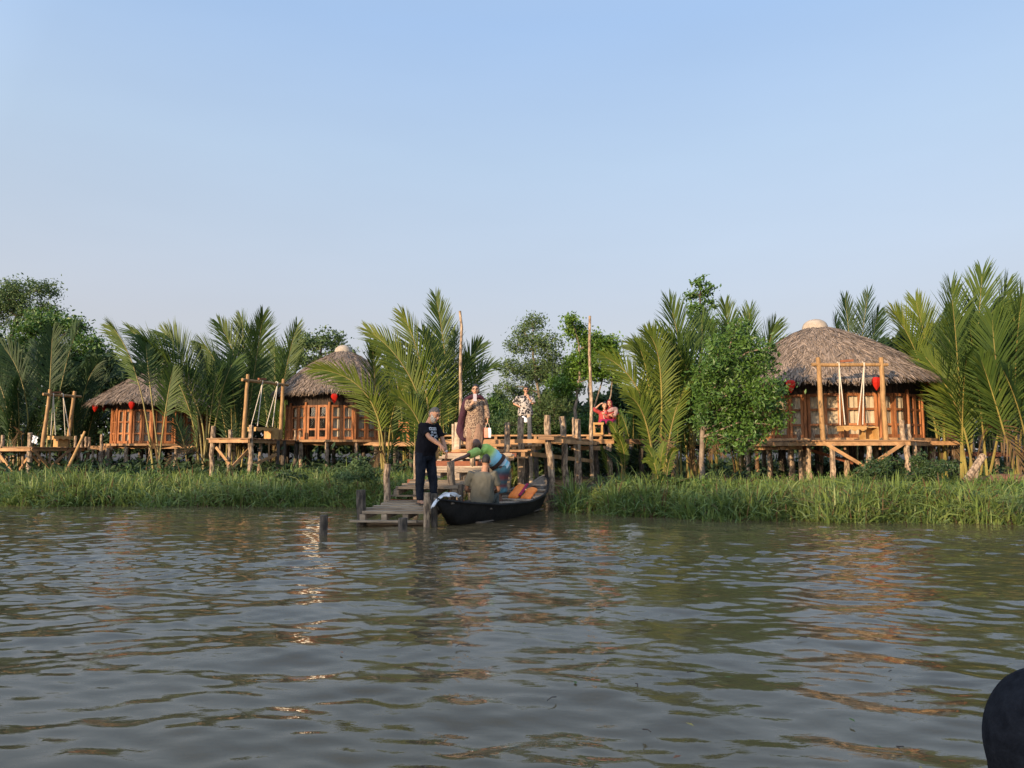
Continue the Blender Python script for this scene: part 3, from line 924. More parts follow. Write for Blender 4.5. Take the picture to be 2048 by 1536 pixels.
def platforms():
    # --- swing deck of the largest hut
    z = 1.60
    poly = [XY(1655, 21.3), XY(1822, 21.3), XY(1871, 25), XY(1850, 29), XY(1500, 29), XY(1503, 25.5), XY(1580, 22.7)]
    t = thing('timber_deck', (X(1740, 21.3), 21.3, gz(X(1740, 21.3), 21.3)), 'raised timber deck on log stilts carrying the rightmost swing before the largest hut', 'deck', 'raised timber decks')
    deck(t, poly, z, 0.0)
    inner = [tuple(np.array(q) + np.array((0, .06))) for q in poly]
    rim(t, inner, z - .045, [0, 1, 5, 6], m='beam')
    b = MB()
    b.bar((X(1562, 23.4), 23.4, z - .24), (X(1602, 22.9), 22.9, z - .22), .06, .11)
    b.build('joist', M['beam'], t)
    b = MB()
    b.bar((X(1497, 26), 26, z - .23), (X(1560, 24), 24, z - .24), .06, .12)
    b.build('joist', M['beam'], t)
    for x0 in (1690, 1760):
        b = MB()
        b.bar((X(x0, 21.6), 21.6, z - .23), (X(x0, 27), 27, z - .23), .06, .12)
        b.build('joist', M['deck'], t)
    for px, D, top, r, m_ in [(1664, 21.42, z - .06, .085, 'bark'), (1737, 21.45, z - .06, .08, 'bark'), (1814, 21.42, z - .06, .085, 'bark'), (1828, 21.9, z - .06, .07, 'bark'),
                              (1513, 25.8, z - .3, .08, 'beam'), (1582, 23.6, z - .3, .10, 'bark'), (1601, 23.0, z - .06, .075, 'bark'), (1617, 22.6, z - .06, .085, 'bark'),
                              (1640, 25, z - .06, .07, 'bark'), (1700, 26, z - .06, .08, 'wet_shade_bark'), (1752, 24.2, z - .06, .085, 'bark'), (1790, 26, z - .06, .08, 'wet_shade_bark'), (1560, 27, z - .06, .08, 'wet_shade_bark'), (1850, 26, z - .06, .08, 'wet_shade_bark')]:
        post(t, X(px, D), D, top, r, m_)
    for px, D, h, r in [(1652, 21.75, .47, .075), (1807, 21.75, .60, .075), (1818, 22.1, .50, .08), (1598, 22.6, .34, .06), (1628, 22.4, .36, .055), (1723, 23.0, .42, .06), (1734, 23.0, .36, .06)]:
        post(t, X(px, D), D, z + h, r, 'bark', zbot=z - .02, name='stub_post')
    brace(t, P(1646, 884, 21.30), P(1731, 934, 21.30))
    brace(t, P(1808, 886, 21.28), P(1696, 960, 21.24))
    brace(t, P(1597, 893, 23.2), P(1706, 926, 23.4), m='redbeam')

    # --- swing deck of the middle hut
    z = 1.72
    poly = [XY(415, 25.3), XY(498, 25.0), XY(601, 31.2), XY(601, 34), XY(430, 34)]
    t = thing('timber_deck', (X(470, 25.2), 25.2, gz(X(470, 25.2), 25.2)), 'raised timber deck on log stilts under the swing of the middle hut', 'deck', 'raised timber decks')
    deck(t, poly, z, .0)
    inner = [XY(417, 25.36), XY(497, 25.06), XY(599, 31.25), XY(599, 33.9), XY(432, 33.9)]
    rim(t, inner, z - .045, [0, 1])
    for px, D, top, r in [(425, 25.45, 2.15, .085), (459, 25.4, 2.02, .07), (501, 25.2, 2.18, .09)]:
        post(t, X(px, D), D, top, r, 'bark')
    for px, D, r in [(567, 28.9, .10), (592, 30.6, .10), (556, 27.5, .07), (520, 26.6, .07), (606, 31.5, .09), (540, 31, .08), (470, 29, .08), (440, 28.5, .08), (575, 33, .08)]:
        post(t, X(px, D), D, z - .06, r, 'wet_shade_bark' if px > 530 else 'bark')
    for px, D in [(590, 30.3), (599, 31.0)]:
        post(t, X(px, D), D, z + .42, .06, 'bark', zbot=z - .02, name='stub_post')
    brace(t, P(432, 894, 25.25), P(459, 928, 25.22))
    brace(t, P(508, 888, 25.6), P(466, 932, 25.1))
    brace(t, P(553, 909, 27.3), P(503, 931, 25.9))
    brace(t, P(538, 886, 27.0), P(538, 912, 27.0), h=.13)

    # --- swing deck at the far left
    z = 1.42
    poly = [XY(-60, 27.3), XY(62, 27), XY(172, 33), XY(172, 36), XY(-80, 36)]
    t = thing('timber_deck', (X(40, 27.1), 27.1, gz(X(40, 27.1), 27.1)), 'raised timber deck with crossed braces under the leftmost swing', 'deck', 'raised timber decks')
    deck(t, poly, z, 0.0)
    inner = [XY(-58, 27.36), XY(61, 27.06), XY(170, 33.05), XY(170, 35.9), XY(-78, 35.9)]
    rim(t, inner, z - .045, [0, 1])
    for px, D, top, r in [(59, 27.12, 1.95, .09), (4, 28.6, 1.9, .07), (29, 30, 1.36, .07), (48, 29, 1.36, .06), (100, 29.2, 1.36, .05), (138, 31.2, 1.36, .08), (158, 32.3, 1.36, .09), (80, 31, 1.36, .07), (-20, 27.6, 1.9, .08), (15, 32, 1.36, .07), (120, 33, 1.36, .07)]:
        post(t, X(px, D), D, top, r, 'bark')
    for px, D, h in [(150, 32.6, .52), (163, 33.2, .60), (171, 33.6, .50), (177, 33.4, .48)]:
        post(t, X(px, D), D, z + h, .065, 'bark', zbot=z - .02 if px < 172 else None, name='stub_post')
    brace(t, P(63, 897, 27.0), P(112, 948, 28.4))
    brace(t, P(140, 900, 31.0), P(78, 953, 27.6))
    brace(t, P(-4, 905, 27.2), P(34, 958, 27.1), h=.13)
    brace(t, P(57, 913, 27.3), P(33, 948, 28.2), h=.09)
    brace(t, P(64, 911, 28), P(80, 926, 28.5), h=.09)

    # --- narrow walkway between the leftmost deck and the smallest hut
    t = thing('plank_walkway', (X(200, 33.4), 33.4, gz(X(200, 33.4), 33.4)), 'narrow plank walkway joining the leftmost deck to the smallest hut', 'walkway')
    pl = [XY(174, 33.0), XY(226, 33.4), XY(226, 34.4), XY(174, 34.2)]
    deck(t, pl, 1.47, math.pi / 2 * .98)
    rim(t, pl, 1.43, [0])
    for px, D, top, r in [(186, 33.2, 1.4, .06), (202, 33.0, 2.02, .07), (196, 33.8, 1.4, .05), (216, 33.3, 1.4, .09)]:
        post(t, X(px, D), D, top, r, 'bark')
    b = MB()
    b.tube([P(170, 863, 27.6), P(151, 905, 27.3), P(131, 946, 26.6)], [.045, .05, .055], 8, jit=.05)
    o = b.build('bamboo_pole', M['fresh'], origin=P(131, 946, 26.6))
    tag(o, 'pale bamboo pole leaning against the leftmost deck', 'pole')

    # --- boardwalk running back to the right of the landing
    t = thing('plank_walkway', (X(1270, 26), 26, gz(X(1270, 26), 26)), 'dark raised boardwalk leading back from the seated pair towards the palms', 'walkway')
    pl = [(3.45, 23.4), (4.3, 23.6), (8.2, 36), (7.2, 36)]
    deck(t, pl, 1.66, .0)
    rim(t, [(3.5, 23.45), (4.25, 23.65), (8.1, 35.9), (7.2, 35.9)], 1.62, [0, 1], m='deck')
    for y in (24.2, 25.6, 27.2, 29.2, 31.5):
        xr = np.interp(y, [23.6, 36], [4.25, 8.1])
        post(t, xr - .05, y, 1.5, .08, 'wet_shade_bark')
        post(t, xr - .8, y + .2, 1.5, .08, 'wet_shade_bark')
    post(t, X(1246, 24.5), 24.5, 1.98, .06, 'bark')

    # --- low walkway by the red soil at the far right
    t = thing('plank_walkway', (X(1930, 27), 27, gz(X(1930, 27), 27)), 'low red-brown walkway with cut posts under the right edge palms', 'walkway')
    pl = [XY(1840, 27.5), XY(2050, 26), XY(2050, 27), XY(1840, 28.5)]
    deck(t, pl, 1.22, math.pi / 2, m='redbeam')
    rim(t, pl, 1.18, [0], m='redbeam')
    for px, top in [(1905, 1.75), (1915, 1.2), (1945, 1.86), (1962, 1.86), (1992, 1.75), (2012, 2.0), (2024, 1.7), (1880, 1.2), (2040, 1.9)]:
        D = 26.9 + RNG.uniform(-.2, .5)
        post(t, X(px, D), D, top, .085, 'bark')


# ------------------------------------------------------------------ landing: pallet steps, deck, posts
def pallet(parent, x0, x1, y0, y1, z0, z1, m='grey', boards=5, low=True, th=.032, skew=0.0, xs=None, name='step'):
    """one slatted tread: boards across, stringer blocks below and, if low, a bottom board"""
    b = MB()
    dy = (y1 - y0) / boards
    for i in range(boards):
        f = (i + .5) / boards
        z = z0 + (z1 - z0) * f
        ya = y0 + dy * (i + .5)
        xo = skew * (ya - y0)
        j0, j1 = RNG.uniform(-.05, .06, 2)
        if i == 0:
            j0 = j1 = 0.02
        b.bar((x0 + xo + j0, ya + RNG.uniform(-.01, .01), z - th / 2 + RNG.uniform(-.006, .006)), (x1 + xo + j1, ya + RNG.uniform(-.02, .02), z - th / 2 + RNG.uniform(-.006, .006)), dy * RNG.uniform(.66, .8), th * (1.5 if i == 0 else 1))
    n = max(3, int((x1 - x0) / .42))
    for k in range(n + 1):
        xb = x0 + .06 + (x1 - x0 - .12) * k / n
        sl = (z1 - z0) / (y1 - y0)
        b.obox((xb + skew * (y1 - y0) / 2, (y0 + y1) / 2, (z0 + z1) / 2 - th * 1.28 - .05), (.045, 0, 0), (skew * (y1 - y0) / 2, (y1 - y0) / 2 - .025, (z1 - z0) / 2), (0, 0, .048), 0)
    if low:
        b.bar((x0 - .06, y0 + .05, z0 - th * 1.28 - .115), (x1 + .04, y0 + .05, z0 - th * 1.28 - .118), .11, .028)
    return b.build(name, M[m], parent)


def landing():
    t = thing('boat_landing', (-1.7, 12.4, gz(-1.7, 12.4)), 'stepped timber boat landing of pallet treads rising from the river on log posts', 'landing stage')
    pallet(t, -2.62, -1.40, 12.3, 13.5, .245, .375, 'grey', 5, skew=.24)
    pallet(t, -2.24, -1.02, 13.46, 14.36, .60, .72, 'grey', 5, skew=.30)
    pallet(t, -1.92, -.66, 14.32, 15.05, .875, .985, 'pale', 3, skew=.28, low=False)
    pallet(t, -1.60, -.14, 15.1, 15.9, 1.135, 1.25, 'pale', 3, skew=.26)
    pallet(t, -1.40, .31, 16.2, 17.0, 1.29, 1.33, 'beam', 4, skew=.2)
    pallet(t, -1.42, .58, 17.25, 18.2, 1.425, 1.46, 'beam', 4, skew=.2)
    # red-brown riser boards under the upper treads
    for x0, x1, y, z in [(-1.7, -.1, 15.0, 1.02), (-1.5, .1, 16.1, 1.2), (-2.1, -.7, 14.3, .66), (-2.4, -.9, 13.52, .32)]:
        b = MB()
        b.bar((x0, y + .1, z), (x1, y + .1, z - .02), .03, .11)
        b.build('riser_board', M['redbeam'], t)
    pl = [(-1.46, 18.4), (.78, 18.4), (1.30, 22.9), (-1.0, 22.9)]
    deck(t, pl, 1.575, 0.0)
    b = MB()
    b.bar((-1.5, 18.35, 1.50), (1.12, 18.35, 1.52), .05, .11)
    b.build('edge_beam', M['beam'], t)
    pl = [(.62, 16.3), (.93, 16.3), (2.52, 23.0), (1.32, 23.0)]
    deck(t, pl, 1.64, 0.0, over=.08)
    for (a, c, dz, m_) in [((.93, 16.25), (2.5, 22.8), -.075, 'beam'), ((.60, 16.24), (.95, 16.24), -.075, 'deck')]:
        b = MB()
        b.bar((*a, 1.64 + dz), (*c, 1.64 + dz), .04, .07)
        b.build('edge_beam', M[m_], t)
    for k in range(7):
        f = k / 6
        b = MB()
        xx, yy = .96 + f * 1.5, 16.5 + f * 6.1
        b.bar((xx - .9, yy, 1.505), (xx + .22, yy, 1.505), .09, .09)
        b.build('joist', M['beam'], t)
    # back deck of pallets, higher by a hand
    pallet(t, -2.30, 3.38, 23.05, 24.2, 1.785, 1.785, 'beam', 7)
    deck(t, [(-2.3, 24.25), (3.38, 24.25), (3.38, 27), (-2.3, 27)], 1.78, 0.0)
    b = MB()
    b.bar((-2.4, 23.1, 1.55), (3.3, 23.1, 1.56), .06, .12)
    b.build('edge_beam', M['beam'], t)
    b = MB()
    b.bar((1.9, 23.0, 1.36), (3.0, 22.9, 1.36), .06, .13)
    b.build('joist', M['beam'], t)
    b = MB()
    b.bar(P(1062, 908, 16.38), P(1184, 922, 21.7), .035, .10)
    b.build('brace', M['beam'], t)
    # short cross beams whose cut ends show on the right
    for px, py, D, w in [(1028, 916, 15.5, .9), (1051, 902, 16.9, 1.0), (1071, 891, 17.6, .9)]:
        p = P(px, py, D)
        b = MB()
        b.bar(p - np.array((w, .0, 0)), p, .08, .10)
        b.build('joist', M['beam'], t)
    # posts
    for px, py, D, r, m_, lean in [
            (722, 983, 12.42, .088, 'wet_shade_bark', (-.03, 0)), (776, 931, 13.36, .066, 'bark', (0, 0)), (833, 905, 14.75, .055, 'bark', (0, 0)), (916, 848, 17.0, .085, 'pale', (-.03, 0)), (906, 851, 17.1, .03, 'pale', (0, 0)),
            (854, 988, 12.16, .062, 'bark', (-.02, .02)), (869, 990, 12.28, .060, 'wet_shade_bark', (.02, 0)), (901, 926, 13.75, .082, 'bark', (.14, 0)), (921, 972, 13.2, .055, 'wet_shade_bark', (0, 0)), (946, 903, 14.9, .062, 'bark', (0, 0)),
            (1015, 848, 16.25, .066, 'bark', (0, 0)), (1042, 838, 16.85, .072, 'bark', (.02, 0)), (1058, 832, 17.4, .05, 'pale', (.1, 0)), (1095, 833, 16.5, .073, 'bark', (.14, 0)), (1124, 836, 18.1, .072, 'bark', (.14, 0)), (1155, 841, 20.2, .075, 'bark', (.02, 0)), (1146, 838, 19.9, .03, 'bark', (.1, 0))]:
        p = P(px, py - 3, D)
        r = r * (1.12 if D > 16 else 1.0)
        post(t, p[0], D, p[2], r, 'bark' if m_ == 'pale' and False else m_, lean, zbot=gz(p[0], D) - .5)
    for px, D, r in [(1219, 23.0, .10), (1192, 23.2, .08), (1052, 18.2, .09), (1095, 19.5, .08), (1130, 21.4, .09), (1010, 19, .08), (965, 18.6, .08), (930, 18.5, .06), (942, 17.8, .06), (985, 17.2, .07), (1160, 23.2, .08), (1100, 23.2, .08), (1040, 23.2, .08), (980, 21, .07), (1072, 17.2, .06)]:
        post(t, X(px, D), D, 1.5 if D > 18 else 1.30, r, 'wet_shade_bark' if px != 1219 else 'bark')
    # lower front board lying in the water's edge
    b = MB()
    b.bar((-2.75, 12.22, .10), (-1.62, 12.24, .09), .10, .03)
    b.bar((-2.6, 12.5, .03), (-1.5, 12.6, .02), .12, .05)
    b.build('bottom_board', M['grey'], t)

    # bare poles
    for px, py, D, r, lab in [(921.5, 622, 18.0, .052, 'tall bare pole standing at the left of the landing behind the woman with the phone'), (1179, 632, 21.9, .062, 'tall bare pole standing at the right corner of the landing deck')]:
        p = P(px, py, D)
        b = MB()
        k = 14
        zz = np.linspace(gz(p[0], D) - .4, p[2], k)
        b.tube(np.stack((p[0] + RNG.normal(0, .012, k) + np.linspace(.04, 0, k), np.full(k, D), zz), -1), np.linspace(r * 1.15, r * .62, k), 8, jit=.08)
        o = b.build('bare_pole', M['bark'], origin=(p[0], D, gz(p[0], D)), smooth=True)
        tag(o, lab, 'pole', 'bare poles on the landing')
    # cut stumps in the river
    for px, pt, D, r, lab in [(648, 1030, 11.15, .062, 'mossy cut stump alone in the river left of the landing'), (806, 1036, 11.45, .072, 'cut stump in the water right in front of the landing steps')]:
        p = P(px, pt, D)
        b = MB()
        k = 6
        b.tube(np.stack((np.full(k, p[0]) + RNG.normal(0, .004, k), np.full(k, D), np.linspace(-.6, p[2], k)), -1), r, 12, jit=.08)
        o = b.build('cut_stump', M['wet_shade_bark'], origin=(p[0], D, 0))
        tag(o, lab, 'stump', 'cut stumps in the river')


# ------------------------------------------------------------------ round thatched huts
def glass_mat(name='window_glass', ior=1.16, rough=.02):
    m, N, L = nodes_of(name)
    fr = N.new('ShaderNodeFresnel')
    fr.inputs[0].default_value = ior
    g = N.new('ShaderNodeBsdfGlossy')
    g.inputs['Roughness'].default_value = rough
    tr = N.new('ShaderNodeBsdfTransparent')
    mx = N.new('ShaderNodeMixShader')
    L.new(fr.outputs[0], mx.inputs[0])
    L.new(tr.outputs[0], mx.inputs[1])
    L.new(g.outputs[0], mx.inputs[2])
    o = N.new('ShaderNodeOutputMaterial')
    L.new(mx.outputs[0], o.inputs[0])
    return m


M['glass'] = glass_mat()
M['glass_ajar'] = glass_mat('sunlit_glass', 1.5, .05)


def hut(label, c, zf, n, rw, re, ze, za, apex=(0, 0), capr=.42, rot=0.0, dark_sides=(), hw=1.62, seed=0, straws=9000, open_leaf=None):
    """c: centre (x, y); zf floor; n wall sides of radius rw; eave radius re at height ze; roof top za"""
    r = np.random.default_rng(900 + seed)
    cx, cy = c
    t = thing('thatched_hut', (cx, cy, gz(cx, cy)), label, 'hut', 'round thatched huts')
    # floor ring and its stilts
    b = MB()
    a = np.arange(n * 2) * math.pi / n + rot
    rf = rw + .42
    ring = [(cx + rf * math.cos(q), cy + rf * math.sin(q)) for q in a]
    vtop = [(x, y, zf) for x, y in ring] + [(x, y, zf - .10) for x, y in ring]
    k = len(ring)
    b.add(vtop + [(cx, cy, zf)], [(i, (i + 1) % k, 2 * k) for i in range(k)])
    b.add(vtop, [(i, (i + 1) % k, k + (i + 1) % k, k + i) for i in range(k)])
    b.add([(x, y, zf - .10) for x, y in ring] + [(cx, cy, zf - .10)], [((i + 1) % k, i, k) for i in range(k)])
    b.build('floor', M['beam'], t)
    for i in range(0, k, 2):
        x, y = cx + (rf - .15) * math.cos(a[i]), cy + (rf - .15) * math.sin(a[i])
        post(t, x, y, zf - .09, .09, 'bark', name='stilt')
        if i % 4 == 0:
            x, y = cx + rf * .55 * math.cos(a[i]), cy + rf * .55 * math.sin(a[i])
            post(t, x, y, zf - .09, .09, 'wet_shade_bark', name='stilt')
    for s in (-.5, .5):
        b = MB()
        b.bar((cx - rf + .1, cy - rf * .72 + s * .3, zf - .17), (cx + rf - .1, cy - rf * .72 + s * .3, zf - .17), .07, .13)
        b.build('joist', M['beam'], t)
    # dark inner wall: closes the hut and backs the curtains
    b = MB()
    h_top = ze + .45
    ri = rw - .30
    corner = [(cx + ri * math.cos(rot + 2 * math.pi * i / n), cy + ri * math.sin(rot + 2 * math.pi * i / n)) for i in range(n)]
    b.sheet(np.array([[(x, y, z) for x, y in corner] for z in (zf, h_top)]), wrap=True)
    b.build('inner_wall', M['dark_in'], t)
    # upper wall band of upright dark planks, and whole plank walls on the far sides
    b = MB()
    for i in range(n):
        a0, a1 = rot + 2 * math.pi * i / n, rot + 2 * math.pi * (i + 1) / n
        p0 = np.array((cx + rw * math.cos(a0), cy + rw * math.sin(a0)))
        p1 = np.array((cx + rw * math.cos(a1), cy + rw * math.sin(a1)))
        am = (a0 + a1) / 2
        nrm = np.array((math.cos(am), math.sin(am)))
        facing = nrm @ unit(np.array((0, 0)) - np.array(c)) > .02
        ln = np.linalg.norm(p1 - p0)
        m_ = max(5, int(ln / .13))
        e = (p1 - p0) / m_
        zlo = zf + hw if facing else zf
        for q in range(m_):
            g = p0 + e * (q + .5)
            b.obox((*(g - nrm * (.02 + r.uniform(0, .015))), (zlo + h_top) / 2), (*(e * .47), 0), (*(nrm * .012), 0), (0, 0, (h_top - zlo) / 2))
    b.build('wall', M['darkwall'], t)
    for i in range(n):
        a0, a1 = rot + 2 * math.pi * i / n, rot + 2 * math.pi * (i + 1) / n
        p0 = np.array((cx + rw * math.cos(a0), cy + rw * math.sin(a0)))
        p1 = np.array((cx + rw * math.cos(a1), cy + rw * math.sin(a1)))
        nrm = np.array((math.cos((a0 + a1) / 2), math.sin((a0 + a1) / 2)))
        if nrm @ unit(-np.array(c)) <= .02:
            continue
        e = unit(p1 - p0)
        ln = np.linalg.norm(p1 - p0)
        b = MB()
        b.tube([(*(p0 + nrm * .02), zf), (*(p0 + nrm * .02), zf + hw + .12)], .055, 8)
        b.build('corner_post', M['frame'], t)

        def q3(s, z, o=0.0):
            g = p0 + e * s + nrm * o
            return np.array((g[0], g[1], z))
        fb = MB()
        lx = [.07, ln / 2 - .012, ln / 2 + .012, ln - .07]
        rows = [zf + .07, zf + hw * .30, zf + hw * .64, zf + hw - .05]
        for s, w in ((lx[0] + .045, .09), (lx[1] - .045, .088), (lx[2] + .045, .088), (lx[3] - .045, .09)):
            fb.bar(q3(s, zf + .012), q3(s, zf + hw - .006), w, .045, up=(*nrm, 0))
        for zr, hh in zip(rows, (.12, .075, .075, .10)):
            for (sa, sb) in ((lx[0] + .092, lx[1] - .092), (lx[2] + .092, lx[3] - .092)):
                fb.bar(q3(sa, zr), q3(sb, zr), .038, hh)
        fr = fb.build('window', M['frame'], t)
        gb = MB()
        for (sa, sb) in ((lx[0] + .09, lx[1] - .09), (lx[2] + .09, lx[3] - .09)):
            g4 = [q3(sa, zf + .1, -.012), q3(sb, zf + .1, -.012), q3(sb, zf + hw - .1, -.012), q3(sa, zf + hw - .1, -.012)]
            if i in dark_sides:     # these panes stand a little ajar and catch the low sun
                cen = sum(g4) / 4 - np.array((*nrm, 0)) * .035
                pn_ = unit(np.array(TO_SUN) + unit(np.array((0, 0, -CAM_H)) - cen))
                su = unit(np.cross((0, 0, 1.0), pn_))
                sv = np.cross(pn_, su)
                hu, hv = (sb - sa) / 2 - .004, hw / 2 - .11
                g4 = [cen - su * hu - sv * hv, cen + su * hu - sv * hv, cen + su * hu + sv * hv, cen - su * hu + sv * hv]
            gb.add(g4, [(0, 1, 2, 3)])
        gb.build('pane', M['glass_ajar' if i in dark_sides else 'glass'], fr)
        if i not in dark_sides:
            cbm = MB()
            ss = np.linspace(.06, ln - .06, 44)
            ph = r.uniform(0, 6)
            fold = .028 * np.sin(ss * 38 + ph + 1.2 * np.sin(ss * 9 + ph)) + .012 * np.sin(ss * 71 + ph)
            cut = r.random() < .4
            g = np.array([[q3(s, z, -.11 + fo * (1 if z < zf + hw * .8 else .7)) for s, fo in zip(ss, fold)] for z in np.linspace(zf + .03, zf + hw - .02, 5)])
            cbm.sheet(g)
            cbm.build('curtain', M['curtain'], fr, smooth=True)
    # roof: thatch cone with the straw laid over it
    ax, ay = cx + apex[0], cy + apex[1]
    roof_n = 48

    def surf(u, ang):
        """u 0 at the top, 1 at the eave"""
        s = u
        rr = re * s
        bulge = .10 * (za - ze) * np.sin(np.pi * np.clip(u, 0, 1)) ** 1.0
        x = cx + apex[0] * (1 - u) + rr * np.cos(ang)
        y = cy + apex[1] * (1 - u) + rr * np.sin(ang)
        z = za + (ze - za) * u + bulge + .04 * np.sin(ang * 5 + seed) * u
        return np.stack((x, y, z), -1)
    b = MB()
    uu = np.linspace(.03, 1, 10)
    an = np.arange(roof_n) * 2 * math.pi / roof_n
    g = np.stack([surf(np.full(roof_n, u), an) for u in uu])
    b.sheet(g, 0, wrap=True)
    g2 = g.copy()
    g2[..., 2] -= .16
    b.sheet(g2[::-1], 0, wrap=True)
    rimg = np.stack((g[-1], g2[-1]))
    b.sheet(rimg, 0, wrap=True)
    m_ = straws
    u = np.sqrt(r.uniform(.012, 1.0, m_))
    an = r.uniform(0, 2 * math.pi, m_)
    L_ = r.uniform(.34, .78, m_) * (.55 if re < 3.1 else .72)
    p0 = surf(u, an)
    p1 = surf(u + .02, an + r.normal(0, .006, m_))
    dn = unit(p1 - p0)
    rad = unit(np.stack((np.cos(an), np.sin(an), np.full(m_, 1.3)), -1))
    sd = unit(np.cross(dn, rad))
    dn = unit(dn + sd * r.normal(0, .34, (m_, 1)) + rad * r.normal(.03, .09, (m_, 1)))
    sd = unit(np.cross(dn, rad) + rad * r.normal(0, .25, (m_, 1)))
    w = r.uniform(.009, .024, m_)
    p0 = p0 + rad * r.uniform(.005, .05, (m_, 1))
    vs_ = []
    for q, wf in ((0, .6), (.5, 1), (1, .25)):
        cc = p0 + dn * (L_ * q)[:, None]
        cc[:, 2] -= .10 * L_ * q * q
        vs_ += [cc - sd * (w * wf)[:, None], cc + sd * (w * wf)[:, None]]
    v = np.stack(vs_, 1).reshape(-1, 3)
    i = np.arange(m_)[:, None] * 6
    b.add(v, np.concatenate([i + np.array((k_, k_ + 1, k_ + 3, k_ + 2))[None, :] for k_ in (0, 2)]), 1)
    # ragged fringe along the eave
    m_ = straws // 5
    an = r.uniform(0, 2 * math.pi, m_)
    p0 = surf(np.full(m_, .985), an) + np.stack((np.zeros(m_), np.zeros(m_), r.uniform(-.15, .03, m_)), -1)
    dn = unit(np.stack((.75 * np.cos(an), .75 * np.sin(an), np.full(m_, -.75)), -1) + r.normal(0, .22, (m_, 3)))
    sd = unit(np.cross(dn, np.stack((np.cos(an), np.sin(an), np.full(m_, .3)), -1)))
    ln = r.uniform(.08, .26, m_)
    w = r.uniform(.012, .03, m_)
    v = np.stack((p0 - sd * w[:, None], p0 + sd * w[:, None], p0 + dn * ln[:, None] + sd * w[:, None] * .3, p0 + dn * ln[:, None] - sd * w[:, None] * .3), 1).reshape(-1, 3)
    b.add(v, np.arange(m_)[:, None] * 4 + np.array((0, 1, 2, 3))[None, :], 1)
    roof = b.build('roof', [M['thatch_base'], M['thatch']], t)
    b = MB()
    prof = [(capr * 1.02, -.10), (capr * 1.05, .02), (capr * 1.02, .10), (capr * .93, .19), (capr * .76, .27), (capr * .50, .335), (capr * .22, .365), (.01, .37)]
    zc = float(surf(np.array([capr / re]), np.array([0.0]))[0][2])
    b.lathe((ax, ay, zc), prof, 20)
    b.build('cap', M['cap'], roof, smooth=True)
    return t


def lantern(px, py, D, label, s=1.0):
    s *= .68
    """red paper lantern, its top hook at the eave"""
    p = P(px, py, D)
    h = .62 * s
    b = MB()
    k = 8
    prof = [(.02, 0), (.15, -.02), (.215, -.13), (.20, -.26), (.13, -.44), (.045, -.58), (.005, -.63)]
    rr = np.array(prof)
    n = 10
    an = np.arange(n) * 2 * math.pi / n
    g = np.array([[(p[0] + s * r_ * (1.0 if i % 2 else .84) * math.cos(t), p[1] + s * r_ * (1.0 if i % 2 else .84) * math.sin(t), p[2] + s * z) for i, t in enumerate(an)] for r_, z in prof])
    b.sheet(g, 0, wrap=True)
    root = thing('red_lantern', p - np.array((0, 0, h)), label, 'lantern', 'red lanterns under the hut eaves')
    b.build('shade', M['red'], root)
    b = MB()
    b.tube([p + np.array((0, 0, -.01)), p + np.array((0, 0, .26))], .008, 5)
    b.build('cord', M['darkwall'], root)
    return root


def huts():
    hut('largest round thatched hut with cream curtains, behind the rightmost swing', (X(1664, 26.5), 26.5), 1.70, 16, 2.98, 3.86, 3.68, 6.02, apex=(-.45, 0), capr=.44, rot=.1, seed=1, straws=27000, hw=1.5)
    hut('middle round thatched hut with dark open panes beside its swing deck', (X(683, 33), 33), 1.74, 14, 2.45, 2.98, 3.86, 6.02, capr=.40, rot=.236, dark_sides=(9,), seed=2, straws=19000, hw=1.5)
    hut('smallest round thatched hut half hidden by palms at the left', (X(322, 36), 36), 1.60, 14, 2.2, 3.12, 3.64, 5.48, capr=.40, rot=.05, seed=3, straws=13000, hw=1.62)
    lantern(1581, 760, 22.9, 'red lantern under the left end of the largest hut eave, touching the round tree')
    lantern(1752, 754, 22.3, 'red lantern under the largest hut eave between the swing rope and right swing post')
    lantern(1854, 762, 25.0, 'red lantern hanging from the right tip of the largest hut eave', 1.12)
    lantern(669, 787, 29.9, 'red lantern over the sunlit doors of the middle hut')
    lantern(190, 808, 34.0, 'red lantern at the left eave tip of the smallest hut', .9)
    lantern(263, 803, 32.6, 'red lantern over the front windows of the smallest hut', .9)
    lantern(208, 810, 36.2, 'dim red lantern deep under the left eave of the smallest hut', .8)
    # chair on the porch right of the middle hut
    c = np.array((X(806, 29.5), 29.5, 1.62))
    t = thing('porch_chair', c, 'orange wooden chair on the shaded porch right of the middle hut', 'chair')
    for sx in (-.2, .2):
        for sy in (-.2, .2):
            b = MB()
            b.bar(c + np.array((sx, sy, 0)), c + np.array((sx, sy, .42 if sy < 0 else .9)), .05, .05, up=(0, 1, 0))
            b.build('leg', M['frame'], t)
    b = MB()
    b.box(c[0] - .25, c[0] + .25, c[1] - .24, c[1] + .24, c[2] + .421, c[2] + .46)
    b.build('seat', M['frame'], t)
    b = MB()
    for k in range(4):
        b.bar(c + np.array((-.172, .2, .52 + .1 * k)), c + np.array((.172, .2, .52 + .1 * k)), .02, .045)
    b.build('backrest', M['frame'], t)
    t = thing('timber_deck', (c[0], c[1], gz(c[0], c[1])), 'small shaded porch deck right of the middle hut carrying a chair', 'deck', 'raised timber decks')
    pl = [XY(745, 29.0), XY(850, 28.6), XY(858, 31), XY(745, 31)]
    deck(t, pl, 1.62, 0)
    rim(t, pl, 1.575, [0])
    for px in (752, 790, 822, 850):
        post(t, X(px, 29.2), 29.2, 1.55, .08, 'wet_shade_bark')


